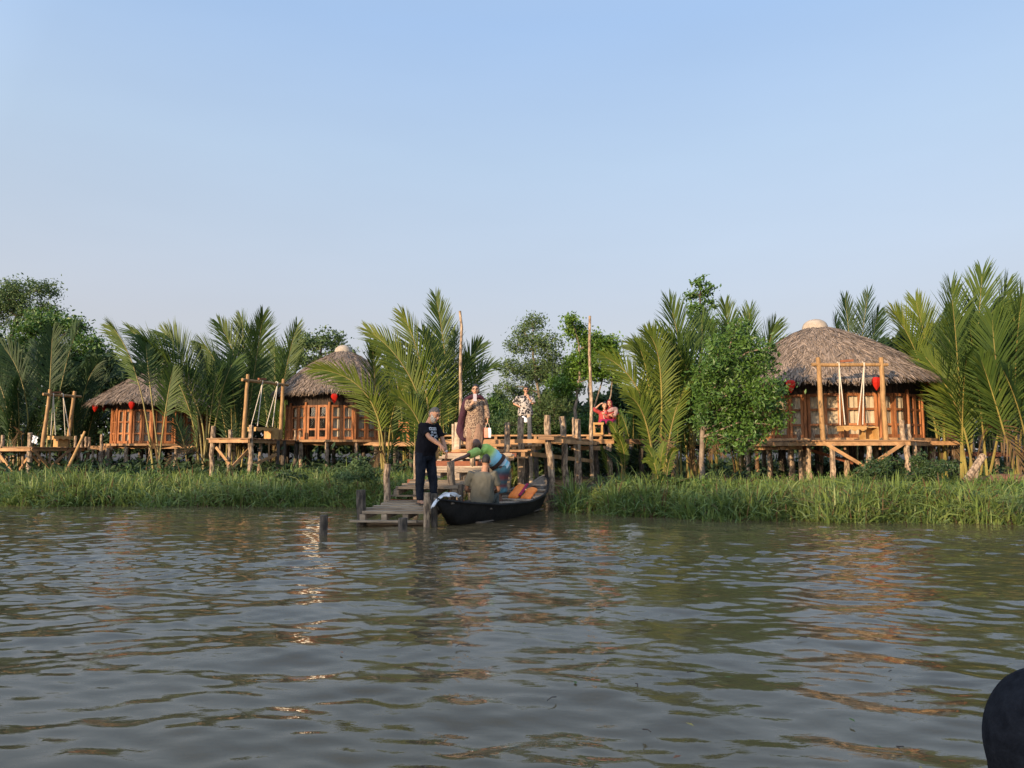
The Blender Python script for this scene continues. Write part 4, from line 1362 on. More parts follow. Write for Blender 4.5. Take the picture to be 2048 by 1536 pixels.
# ------------------------------------------------------------------ swings
def swing(label, L0, L1, zd, h, seat_s, seat_len, box_s, ext=.45, tilt=(0, 0), rope=(.30, .58), box_open=True, seat_h=.36):
    """L0, L1: feet of the two posts; zd deck height; seat_s, box_s: where along the beam seat and side box start"""
    L0, L1 = np.array((*L0, zd)), np.array((*L1, zd))
    e = unit(L1 - L0)
    ln = np.linalg.norm(L1 - L0)
    n = np.cross(e, (0, 0, 1.0))
    n = n if n[1] < 0 else -n
    t = thing('porch_swing', (L0 + L1) / 2, label, 'swing', 'wooden swings on the decks')
    for p, tl in ((L0, tilt[0]), (L1, tilt[1])):
        b = MB()
        k = 9
        f = np.linspace(0, 1, k)
        b.tube(p + np.stack((e[0] * tl * f + RNG.normal(0, .006, k), e[1] * tl * f, (h + .1) * f), -1), np.linspace(.080, .066, k), 10, jit=.04)
        b.build('post', M['pole'], t, smooth=True)
    zt = zd + h - .12
    b = MB()
    a0, a1 = L0 - e * ext + e * tilt[0], L1 + e * ext + e * tilt[1]
    f = np.linspace(0, 1, 8)
    b.tube(np.stack([a0[i] + (a1[i] - a0[i]) * f for i in range(3)], -1) * np.array((1, 1, 0)) + np.array((0, 0, zt)) + n * .13 * 0 + np.stack((0 * f, 0 * f, RNG.normal(0, .006, 8)), -1), np.linspace(.062, .055, 8), 9, jit=.05)
    b.build('crossbeam', M['pole'], t, smooth=True)
    b = MB()
    w = L0 + e * (ln * .42)
    w = np.array((w[0], w[1], zt + .10))
    b.bar(w - e * .18 + n * .02, w + e * .20 + n * .02 + np.array((0, 0, .03)), .09, .07)
    b.build('wedge', M['redbeam'], t)
    s0, s1 = seat_s, seat_s + seat_len
    base = L0 + n * .06
    zs = zd + seat_h
    for fr_ in (rope[0], rope[1]):
        top = L0 + e * (ln * fr_)
        top = np.array((top[0], top[1], zt + .06))
        foot = base + e * (s0 + (s1 - s0) * (.12 if fr_ == rope[0] else .88))
        b = MB()
        b.tube([np.array((*(top + n * .075)[:2], zt - .05)), np.array((*(top + n * .07)[:2], zt + .05)), np.array((*(top - n * .02)[:2], zt + .085)), np.array((*(top - n * .07)[:2], zt - .02))], .02, 6)
        b.build('rope', M['rope'], t)
        for off in (-.16, .16):
            b = MB()
            q = np.array((*(foot - n * off)[:2], zs + .04))
            b.tube([np.array((*(top + n * .06)[:2], zt - .03)), q + np.array((0, 0, .02))], .017, 5)
            b.build('rope', M['rope'], t)
    b = MB()
    c = base + e * (s0 + s1) / 2
    c = np.array((c[0], c[1], zs))
    b.obox(c, e * seat_len / 2, n * .22, (0, 0, .022))
    # scalloped apron under the front edge
    m_ = 41
    ss = np.linspace(-seat_len / 2, seat_len / 2, m_)
    dz = .085 + .028 * np.cos(ss / seat_len * 2 * math.pi * 3.0)
    up_ = np.array([c + e * s + n * .222 + np.array((0, 0, -.024)) for s in ss])
    dn_ = np.array([c + e * s + n * .222 + np.array((0, 0, -.024 - d_)) for s, d_ in zip(ss, dz)])
    b.sheet(np.stack((up_, dn_)))
    b.sheet(np.stack((up_ - n * .022, dn_ - n * .022)))
    b.sheet(np.stack((dn_, dn_ - n * .022)))
    b.obox(c - e * (seat_len / 2 - .012) + np.array((0, 0, -.08)), e * .012, n * .2, (0, 0, .055))
    b.build('seat', M['fresh'], t)
    # side box standing under the seat's end
    b = MB()
    q = base + e * box_s
    bw, bh, bd = .40, .44 if not box_open else .40, .34
    x0 = q
    for (s, z, hs, hz) in ((0, bh / 2, .014, bh / 2), (bw, bh / 2, .014, bh / 2), (bw / 2, .016, bw / 2 - .015, .014), (bw / 2, bh - .016, bw / 2 - .015, .014)):
        b.obox(x0 + e * s + np.array((0, 0, z)) - n * .1, e * hs, n * bd / 2, (0, 0, hz))
    b.obox(x0 + e * bw / 2 + np.array((0, 0, bh / 2)) - n * (.1 + bd / 2 - .012), e * (bw / 2 - .015), n * .01, (0, 0, bh / 2 - .032))
    if not box_open:
        b.obox(x0 + e * bw / 2 + np.array((0, 0, bh / 2)) - n * (.1 - bd / 2 + .012), e * (bw / 2 - .015), n * .01, (0, 0, bh / 2 - .032))
    b.build('side_box', M['fresh'], t)
    return t


def swings():
    swing('rightmost wooden swing on the deck of the largest hut, with an open side box', XY(1647, 21.62), XY(1773, 21.62), 1.601, 2.42, .50, .70, 1.22, ext=.20, tilt=(-.05, -.04), rope=(.29, .69), seat_h=.40)
    swing('wooden swing on the middle hut deck, its left post taller than the right', XY(486, 26.6), XY(560, 28.4), 1.721, 2.32, .34, 1.05, 1.30, ext=.28, tilt=(.12, .08), rope=(.42, .84), box_open=False, seat_h=.42)
    swing('leftmost wooden swing on the braced deck beside the dark palms', XY(84, 30.6), XY(134, 31.6), 1.421, 2.40, .30, .85, .62, ext=.30, tilt=(.20, .20), rope=(.28, .68), box_open=False, seat_h=.46)


# ------------------------------------------------------------------ people
from mathutils.bvhtree import BVHTree


def V3(*a):
    return np.array(a, float)


def sweep(b, pts, rx, ry, fwd, n=14, m=0, sub=4):
    """closed body of elliptical sections: rx across, ry along fwd"""
    pts = np.asarray(pts, float)
    k = len(pts)
    rx = np.broadcast_to(np.asarray(rx, float), (k,))
    ry = np.broadcast_to(np.asarray(ry, float), (k,))
    ti = np.linspace(0, k - 1, (k - 1) * sub + 1)

    def cr(a):      # smooth through the given sections
        a = np.asarray(a, float)
        i = np.clip(ti.astype(int), 0, k - 2)
        f = (ti - i)
        a0 = a[np.clip(i - 1, 0, k - 1)]
        a1, a2, a3 = a[i], a[i + 1], a[np.clip(i + 2, 0, k - 1)]
        f = f.reshape((-1,) + (1,) * (a.ndim - 1))
        return .5 * ((2 * a1) + (-a0 + a2) * f + (2 * a0 - 5 * a1 + 4 * a2 - a3) * f ** 2 + (-a0 + 3 * a1 - 3 * a2 + a3) * f ** 3)
    c, rx, ry = cr(pts), np.maximum(cr(rx), .003), np.maximum(cr(ry), .003)
    tan = unit(np.gradient(c, axis=0))
    f = np.asarray(fwd, float)
    f = unit(f - tan * (tan @ f)[:, None])
    s = np.cross(tan, f)
    a = np.arange(n) * 2 * math.pi / n
    g = c[:, None] + s[:, None] * (rx[:, None] * np.cos(a))[..., None] + f[:, None] * (ry[:, None] * np.sin(a))[..., None]
    kk = len(c)
    b.sheet(g, m, wrap=True)
    for row, rev in ((0, False), (kk - 1, True)):
        tri = [(n, (x + 1) % n, x) if not rev else (n, x, (x + 1) % n) for x in range(n)]
        b.add(np.vstack((g[row], c[row])), tri, m)
    return b


def limb(b, pts, r, fwd=(0, -1, .2), n=10):
    return sweep(b, pts, r, r, fwd, n, sub=3)


def ball(b, c, ax, n=16, k=10):
    """ellipsoid, ax: three half-axis vectors"""
    c = np.asarray(c, float)
    th = np.linspace(0, math.pi, k + 1)
    ph = np.arange(n) * 2 * math.pi / n
    g = np.array([[c + ax[0] * (math.sin(t) * math.cos(p)) + ax[1] * (math.sin(t) * math.sin(p)) + ax[2] * math.cos(t) for p in ph] for t in th])
    return b.sheet(g[::-1], 0, wrap=True)


def solid(name, b, mt, parent, voxel=.009, wr=0.0, wsc=9.0, smooth=5, cut=None, seed=0.0):
    """melt the collected bodies into one continuous surface"""
    o = b.build(name, mt, parent, smooth=True)
    md = o.modifiers.new('melt', 'REMESH')
    md.mode = 'VOXEL'
    md.voxel_size = voxel
    sm = o.modifiers.new('soft', 'SMOOTH')
    sm.factor = .5
    sm.iterations = smooth
    bpy.context.view_layer.update()
    dg = bpy.context.evaluated_depsgraph_get()
    me = bpy.data.meshes.new_from_object(o.evaluated_get(dg))
    o.modifiers.clear()
    old = o.data
    o.data = me
    me.name = name
    bpy.data.meshes.remove(old)
    if wr:
        n = len(me.vertices)
        co = np.empty(n * 3, np.float32)
        me.vertices.foreach_get('co', co)
        no = np.empty(n * 3, np.float32)
        me.vertices.foreach_get('normal', no)
        co, no = co.reshape(-1, 3).astype(float), no.reshape(-1, 3).astype(float)
        d = np.array([mnoise.noise(Vector((c[0] * wsc + seed, c[1] * wsc, c[2] * wsc * .55))) + .5 * mnoise.noise(Vector((c[0] * wsc * 2.3, c[1] * wsc * 2.3 + seed, c[2] * wsc * 1.3))) for c in co])
        co = co + no * (d * wr * 1.2)[:, None]
        me.vertices.foreach_set('co', co.astype(np.float32).ravel())
    me.polygons.foreach_set('use_smooth', np.ones(len(me.polygons), bool))
    me.update()
    if not me.materials:
        me.materials.append(mt)
    return o


class Head:
    def __init__(self, c, look, up=(0, 0, 1), s=1.0):
        self.c = np.asarray(c, float)
        self.f = unit(np.asarray(look, float))
        u = np.asarray(up, float)
        self.u = unit(u - self.f * (u @ self.f))
        self.r = np.cross(self.f, self.u)
        self.s = s

    def pt(self, x, y, z):
        return self.c + self.s * (self.r * x + self.f * y + self.u * z)

    def shell(self, fn, n=28, k=20, m=0):
        th = np.linspace(0.02, math.pi - .02, k + 1)
        ph = np.arange(n) * 2 * math.pi / n
        rows = []
        for t in th[::-1]:
            row = []
            for p in ph:
                x, y, z = math.sin(t) * math.sin(p), math.sin(t) * math.cos(p), math.cos(t)
                q = fn(x, y, z)
                sx = .074 * (1 - .22 * max(0, -z) ** 1.2)
                sy = .093 * (1 - .10 * max(0, -z)) if y < 0 else .093
                row.append(self.pt(x * sx * q, y * sy * q + (.012 * max(0, -z) if y > 0 else 0), z * .116 * q))
            rows.append(row)
        return np.array(rows)

    def add_skin(self, b):
        b.sheet(self.shell(lambda x, y, z: 1.0), 0, wrap=True)
        s = self.s
        sweep(b, [self.pt(0, .082, .022), self.pt(0, .098, -.005), self.pt(0, .110, -.026), self.pt(0, .094, -.036)], np.array((.009, .011, .018, .014)) * s, np.array((.012, .014, .014, .012)) * s, self.f, 8)
        ball(b, self.pt(0, .086, -.060), (self.r * .026 * s, self.f * .012 * s, self.u * .011 * s), 10, 6)
        ball(b, self.pt(0, .082, .030), (self.r * .052 * s, self.f * .014 * s, self.u * .010 * s), 10, 6)
        ball(b, self.pt(0, .076, -.100), (self.r * .028 * s, self.f * .020 * s, self.u * .018 * s), 10, 6)
        for sd in (-1, 1):
            ball(b, self.pt(.076 * sd, -.008, -.008), (self.r * .012 * s, self.f * .020 * s, self.u * .032 * s), 8, 6)
            ball(b, self.pt(.040 * sd, .066, -.022), (self.r * .022 * s, self.f * .020 * s, self.u * .020 * s), 8, 6)

    def face(self, root, dark, brow=True, lips=None):
        s = self.s
        for sd in (-1, 1):
            b = MB()
            ball(b, self.pt(.031 * sd, .0885, .008), (self.r * .0165 * s, self.f * .006 * s, self.u * .0075 * s), 10, 6)
            b.build('eye', dark, root, smooth=True)
            if brow:
                b = MB()
                sweep(b, [self.pt(.013 * sd, .096, .031), self.pt(.034 * sd, .093, .036), self.pt(.052 * sd, .080, .030)], .0035 * s, .006 * s, self.u, 6)
                b.build('eyebrow', dark, root, smooth=True)
        if lips is not None:
            b = MB()
            ball(b, self.pt(0, .0985, -.060), (self.r * .025 * s, self.f * .005 * s, self.u * .0085 * s), 10, 6)
            b.build('lips', lips, root, smooth=True)


def hand(b, w, d, pn, thumb, curl=.35, point=False, s=1.0):
    """w wrist, d wrist->knuckles, pn palm normal, thumb: +1/-1 side of cross(d, pn)"""
    d = unit(np.asarray(d, float))
    pn = np.asarray(pn, float)
    pn = unit(pn - d * (pn @ d))
    l = np.cross(d, pn) * thumb
    w = np.asarray(w, float)
    sweep(b, [w - d * .01, w + d * .03 * s, w + d * .065 * s, w + d * .095 * s], np.array((.026, .036, .042, .040)) * s, np.array((.020, .017, .015, .012)) * s, pn, 10)
    for i, (off, ln) in enumerate(((.030, .074), (.010, .082), (-.011, .076), (-.031, .060))):
        c = .04 if (point and i == 0) else (curl + .12 * i if not point else .95)
        p = w + d * (.090 - .004 * abs(i - 1)) * s + l * off * s
        pts = [p - d * .012 * s, p]
        ang = 0.0
        for seg, f in ((.46, .9), (.30, 1.2), (.24, .9)):
            ang += c * f * .85
            p = p + (d * math.cos(ang) + pn * math.sin(ang) + l * (.05 * (1.5 - i))) * ln * seg * s
            pts.append(p)
        sweep(b, pts, np.array((.0092, .0092, .0088, .0082, .0065)) * s, np.array((.0092, .0092, .0088, .0082, .0065)) * s, pn + .01, 8, sub=3)
    p0 = w + d * .025 * s + l * .028 * s
    p1 = p0 + (l * .65 + d * .6 + pn * .25) * .036 * s
    p2 = p1 + (l * .25 + d * .9 + pn * .35) * .030 * s
    p3 = p2 + (d * .9 + pn * (.3 + .4 * curl) - l * .1) * .022 * s
    sweep(b, [p0 - l * .012 * s, p0, p1, p2, p3], np.array((.013, .014, .0115, .010, .007)) * s, np.array((.013, .014, .0115, .010, .007)) * s, pn + .02, 8, sub=3)


def foot(b, ankle, dirv, s=1.0):
    d = unit(np.asarray(dirv, float) * np.array((1, 1, 0)))
    a = np.asarray(ankle, float)
    g = a[2] - .075 * s
    pts = [V3(*(a - d * .055 * s)[:2], g + .030), V3(*(a + d * .0 * s)[:2], g + .042), V3(*(a + d * .07 * s)[:2], g + .034), V3(*(a + d * .14 * s)[:2], g + .022), V3(*(a + d * .175 * s)[:2], g + .016)]
    sweep(b, pts, np.array((.028, .036, .042, .045, .030)) * s, np.array((.028, .042, .032, .020, .012)) * s, (0, 0, 1), 10)
    limb(b, [a + V3(0, 0, .08), a, V3(a[0], a[1], g + .04)], np.array((.040, .038, .036)) * s)


def arm(b, sh, el, wr, r=(.050, .043, .038, .040, .027), k=1.0):
    sh, el, wr = (np.asarray(q, float) for q in (sh, el, wr))
    limb(b, [sh, (sh + el) / 2, el, el + (wr - el) * .35, wr], np.array(r) * k)


def leg(b, hp, kn, an, r=(.088, .074, .058, .056, .040), k=1.0):
    hp, kn, an = (np.asarray(q, float) for q in (hp, kn, an))
    limb(b, [hp, (hp + kn) / 2, kn, kn + (an - kn) * .35, an], np.array(r) * k)


SK_TAN = mat('skin_tan', (.40, .20, .115), (.33, .16, .09), 14, .55, 0, .05, spec=.4)
SK_DARK = mat('skin_deep_brown', (.115, .052, .030), (.085, .038, .022), 14, .45, 0, .05, spec=.5)
SK_FAIR = mat('skin_light_brown', (.46, .25, .155), (.40, .21, .13), 14, .55, 0, .05, spec=.4)
HAIR = mat('black_hair', (.010, .008, .007), (.02, .016, .013), 60, .5, 0, .4, spec=.4)
HAIR_GREY = mat('grey_hair', (.12, .115, .11), (.03, .028, .027), 40, .7, 0, .5)
BEARD = mat('white_beard', (.46, .43, .39), (.24, .22, .20), 40, .85, 0, .5)
LIPS = mat('lips', (.30, .085, .065), (.26, .07, .055), 10, .5)
EYE = mat('dark_eye', (.012, .009, .008), (.008, .007, .006), 10, .3, spec=.5)
BLACKTEE = mat('black_tshirt', (.0065, .006, .008), (.011, .010, .013), 6, .95, 0, .25, spec=.1)
DENIM = mat('dark_denim', (.006, .008, .013), (.016, .019, .027), 9, .95, 0, .3, spec=.1)
OLIVE = mat('olive_tshirt', (.125, .115, .085), (.10, .092, .068), 7, .9, 0, .25)
BLACKCLOTH = mat('black_cloth', (.008, .008, .010), (.014, .013, .016), 8, .9, 0, .2)
CHARCOAL = mat('charcoal_trousers', (.010, .0105, .013), (.019, .020, .024), 60, .95, 0, .3, spec=.04)
MAROON = mat('maroon_shawl', (.045, .012, .022), (.028, .008, .015), 7, .85, 0, .3)
HIJAB = mat('maroon_headscarf', (.20, .022, .030), (.14, .015, .022), 8, .8, 0, .3)
SCARFG = mat('grey_pink_scarf', (.36, .24, .23), (.26, .17, .16), 9, .85, 0, .3)
CORAL = mat('coral_top', (.34, .045, .038), (.25, .03, .03), 6, .8, 0, .25)
MAGENTA = mat('magenta_cloth', (.32, .010, .07), (.24, .008, .05), 6, .75, 0, .25)
TAUPE = mat('taupe_trousers', (.24, .145, .095), (.17, .10, .065), 9, .85, 0, .3)


def print_mat(name, base, spot, spot2, scale, amount, dist=.4):
    """cloth printed with blotches"""
    m, N, L = nodes_of(name)
    tc = N.new('ShaderNodeTexCoord')
    nz = N.new('ShaderNodeTexNoise')
    nz.inputs['Scale'].default_value = scale * .6
    L.new(tc.outputs['Object'], nz.inputs['Vector'])
    ad = N.new('ShaderNodeVectorMath')
    ad.operation = 'MULTIPLY_ADD'
    L.new(nz.outputs['Color'], ad.inputs[0])
    ad.inputs[1].default_value = (dist / scale * 6,) * 3
    L.new(tc.outputs['Object'], ad.inputs[2])
    vo = N.new('ShaderNodeTexVoronoi')
    vo.inputs['Scale'].default_value = scale
    L.new(ad.outputs[0], vo.inputs['Vector'])
    cr = N.new('ShaderNodeValToRGB')
    cr.color_ramp.interpolation = 'CONSTANT'
    cr.color_ramp.elements[0].color = (*spot, 1)
    cr.color_ramp.elements[1].color = (*base, 1)
    cr.color_ramp.elements[1].position = amount
    e = cr.color_ramp.elements.new(amount * .62)
    e.color = (*spot2, 1)
    L.new(vo.outputs['Distance'], cr.inputs[0])
    p = N.new('ShaderNodeBsdfPrincipled')
    p.inputs['Roughness'].default_value = .85
    L.new(cr.outputs[0], p.inputs['Base Color'])
    o = N.new('ShaderNodeOutputMaterial')
    L.new(p.outputs[0], o.inputs[0])
    return m


DRESS = print_mat('brown_print_dress', (.27, .19, .125), (.035, .022, .018), (.11, .06, .038), 34, .52)
FLORAL = print_mat('black_white_print', (.34, .305, .275), (.010, .010, .012), (.012, .011, .013), 12, .50)


def stripes_mat(name, stops, axis, lo, hi, bands=None):
    """cloth dyed in bands along one direction of the garment"""
    m, N, L = nodes_of(name)
    tc = N.new('ShaderNodeTexCoord')
    dt = N.new('ShaderNodeVectorMath')
    dt.operation = 'DOT_PRODUCT'
    L.new(tc.outputs['Object'], dt.inputs[0])
    dt.inputs[1].default_value = axis
    mr = N.new('ShaderNodeMapRange')
    mr.inputs['From Min'].default_value = lo
    mr.inputs['From Max'].default_value = hi
    L.new(dt.outputs['Value'], mr.inputs['Value'])
    cr = N.new('ShaderNodeValToRGB')
    el = cr.color_ramp.elements
    el[0].position, el[0].color = stops[0][0], (*stops[0][1], 1)
    el[1].position, el[1].color = stops[-1][0], (*stops[-1][1], 1)
    for s_, c in stops[1:-1]:
        e = el.new(s_)
        e.color = (*c, 1)
    L.new(mr.outputs[0], cr.inputs[0])
    p = N.new('ShaderNodeBsdfPrincipled')
    p.inputs['Roughness'].default_value = .8
    L.new(cr.outputs[0], p.inputs['Base Color'])
    o = N.new('ShaderNodeOutputMaterial')
    L.new(p.outputs[0], o.inputs[0])
    return m


def torso(b, pel, chest, neck, fwd, sh=.185, waist=.15, hip=.165, dep=(.115, .12, .115), g=0.0, belly=0.0):
    """pelvis to neck base"""
    pel, chest, neck = (np.asarray(q, float) for q in (pel, chest, neck))
    f = unit(np.asarray(fwd, float))
    mid = (pel + chest) / 2 + f * belly * .35
    pts = [pel - unit(chest - pel) * .06, pel, mid, chest, chest + (neck - chest) * .55, neck - (neck - chest) * .10]
    sweep(b, pts, np.array((hip * .8, hip, waist, sh * .92, sh * .98, .085)) + g, np.array((dep[0] * .8, dep[0], dep[1] + belly, dep[2] + belly * .25, dep[2] * .85, .07)) + g, f, 18, sub=5)


def person_man_black():
    base = V3(X(857, 13.05), 13.05, .335)
    root = thing('person', base, 'grey-bearded man in black printed t-shirt and dark jeans pointing down on the steps', 'person')
    q = lambda *a: base + V3(*a)
    f = unit(V3(.80, -.60, 0))
    pel, chest, neck = q(-.06, 0, .90), q(-.03, 0, 1.27), q(.0, -.01, 1.475)
    shR, shL = q(-.105, -.15, 1.395), q(.125, .14, 1.40)
    elR, wrR = q(.055, -.33, 1.185), q(.265, -.40, 1.045)
    elL, wrL = q(.25, .10, 1.14), q(.33, -.02, .915)
    hipR, hipL = q(-.12, -.09, .87), q(.01, .09, .87)
    knR, knL = q(-.13, -.13, .47), q(.075, .04, .47)
    anR, anL = q(-.135, -.10, .078), q(.105, .03, .078)
    H = Head(q(.105, -.07, 1.61), unit(V3(.74, -.52, -.42)), (.25, -.15, 1), 1.14)
    b = MB()
    H.add_skin(b)
    limb(b, [q(.0, -.01, 1.42), q(.04, -.03, 1.50), q(.08, -.05, 1.57)], (.075, .070, .068))
    torso(b, pel, chest, neck, f, .18, .16, .15, belly=.02)
    arm(b, shR, elR, wrR, k=1.10)
    arm(b, shL, elL, wrL, k=1.10)
    hand(b, wrR, V3(.62, -.18, -.70), V3(-.4, .55, -.6), -1, .5, point=True, s=1.08)
    hand(b, wrL, V3(.12, -.2, -.95), V3(-.9, -.2, 0), 1, .5, s=1.05)
    leg(b, hipR, knR, anR)
    leg(b, hipL, knL, anL)
    foot(b, anR, V3(.55, -.8, 0), 1.05)
    foot(b, anL, V3(.8, -.5, 0), 1.05)
    solid('body', b, SK_TAN, root, .008)
    b = MB()
    torso(b, pel, chest, neck, f, .20, .178, .182, (.125, .13, .13), g=.016, belly=.075)
    sweep(b, [pel - V3(0, 0, .04), pel + V3(.0, 0, .1), (pel + chest) / 2], (.20, .20, .20), (.165, .178, .18), f, 18)
    for s_, e_ in ((shR, elR), (shL, elL)):
        d = e_ - s_
        limb(b, [s_ - d * .2 + V3(0, 0, -.02), s_ + d * .1, s_ + d * .4, s_ + d * .74], (.06, .074, .074, .076))
    shirt = solid('tshirt', b, BLACKTEE, root, .012, .009, 8)
    # print on the chest, cast onto the cloth
    art = ["1111111111", "1011010101", "1111111111", "0000000000", "0110101101", "1101101011", "0000000000", "1110000111", "1000110001", "1001001001", "0000001001", "1000010000", "1000100001", "1100000011", "0110100110", "0011001100"]
    me = shirt.data
    bv = BVHTree.FromPolygons([v.co[:] for v in me.vertices], [p.vertices[:] for p in me.polygons])
    b = MB()
    c0 = V3(.06, -.05, 1.30)
    rt = unit(np.cross(f, V3(0, 0, 1)))
    cs, cz = .021, .019
    for j, row in enumerate(art):
        for i, ch in enumerate(row):
            if ch == '1':
                vv = []
                for dx, dz in ((0, 0), (1, 0), (1, 1), (0, 1)):
                    p = c0 + rt * ((i + dx * .86 - 5) * cs) + V3(0, 0, -(j + dz * .82 - 4) * cz)
                    hit = bv.ray_cast(Vector(p + f * .6), Vector(-f))
                    if hit[0] is None:
                        break
                    vv.append(base + np.array(hit[0]) + f * .004)
                if len(vv) == 4:
                    b.add(vv, [(0, 1, 2, 3)])
    if b.n:
        b.build('shirt_print', M['white_cloth'], root)
    b = MB()
    sweep(b, [pel + V3(0, 0, .06), pel - V3(0, 0, .04), pel - V3(0, 0, .12)], (.175, .18, .15), (.14, .15, .12), f, 16)
    for h_, k_, a_ in ((hipR, knR, anR), (hipL, knL, anL)):
        limb(b, [h_ + V3(0, 0, .03), (h_ + k_) / 2, k_, k_ + (a_ - k_) * .5, a_ + V3(0, 0, -.01)], (.108, .103, .084, .076, .068))
    solid('jeans', b, DENIM, root, .012, .010, 11)
    b = MB()
    b.sheet(H.shell(lambda x, y, z: 1.085 + .015 * math.sin(x * 40) * math.sin(z * 37 + y * 30) if z > .34 + .34 * y or (y < -.25 and z > -.45) else .9), 0, wrap=True)
    b.build('hair', HAIR_GREY, root, smooth=True)
    b = MB()
    b.sheet(H.shell(lambda x, y, z: (1.08 + .20 * max(0, -z - .35)) if (z < -.28 + .30 * max(0, abs(x) - .45) * 2 and y > -.1) and not (abs(x) < .30 and -.62 < z < -.42) else .9), 0, wrap=True)
    b.build('beard', BEARD, root, smooth=True)
    H.face(root, EYE, lips=LIPS)
    b = MB()
    dl = unit(wrL - elL)
    limb(b, [wrL - dl * .03, wrL - dl * .008], (.034, .034))
    b.build('wristwatch', mat('steel_watch', (.5, .5, .5), (.4, .4, .4), 5, .3), root, smooth=True)
    b = MB()
    for a_, d in ((anR, V3(.55, -.8, 0)), (anL, V3(.8, -.5, 0))):
        d = unit(d)
        c = V3(*(a_ + d * .055)[:2], base[2] + .006)
        b.obox(c, d * .13, np.cross(d, V3(0, 0, 1)) * .046, (0, 0, .008))
        limb(b, [c + np.cross(d, V3(0, 0, 1)) * .05 + d * .04, c + V3(0, 0, .045) + d * .04, c - np.cross(d, V3(0, 0, 1)) * .05 + d * .04], (.012, .012, .012))
    b.build('sandals', M['trunk_dark'], root)


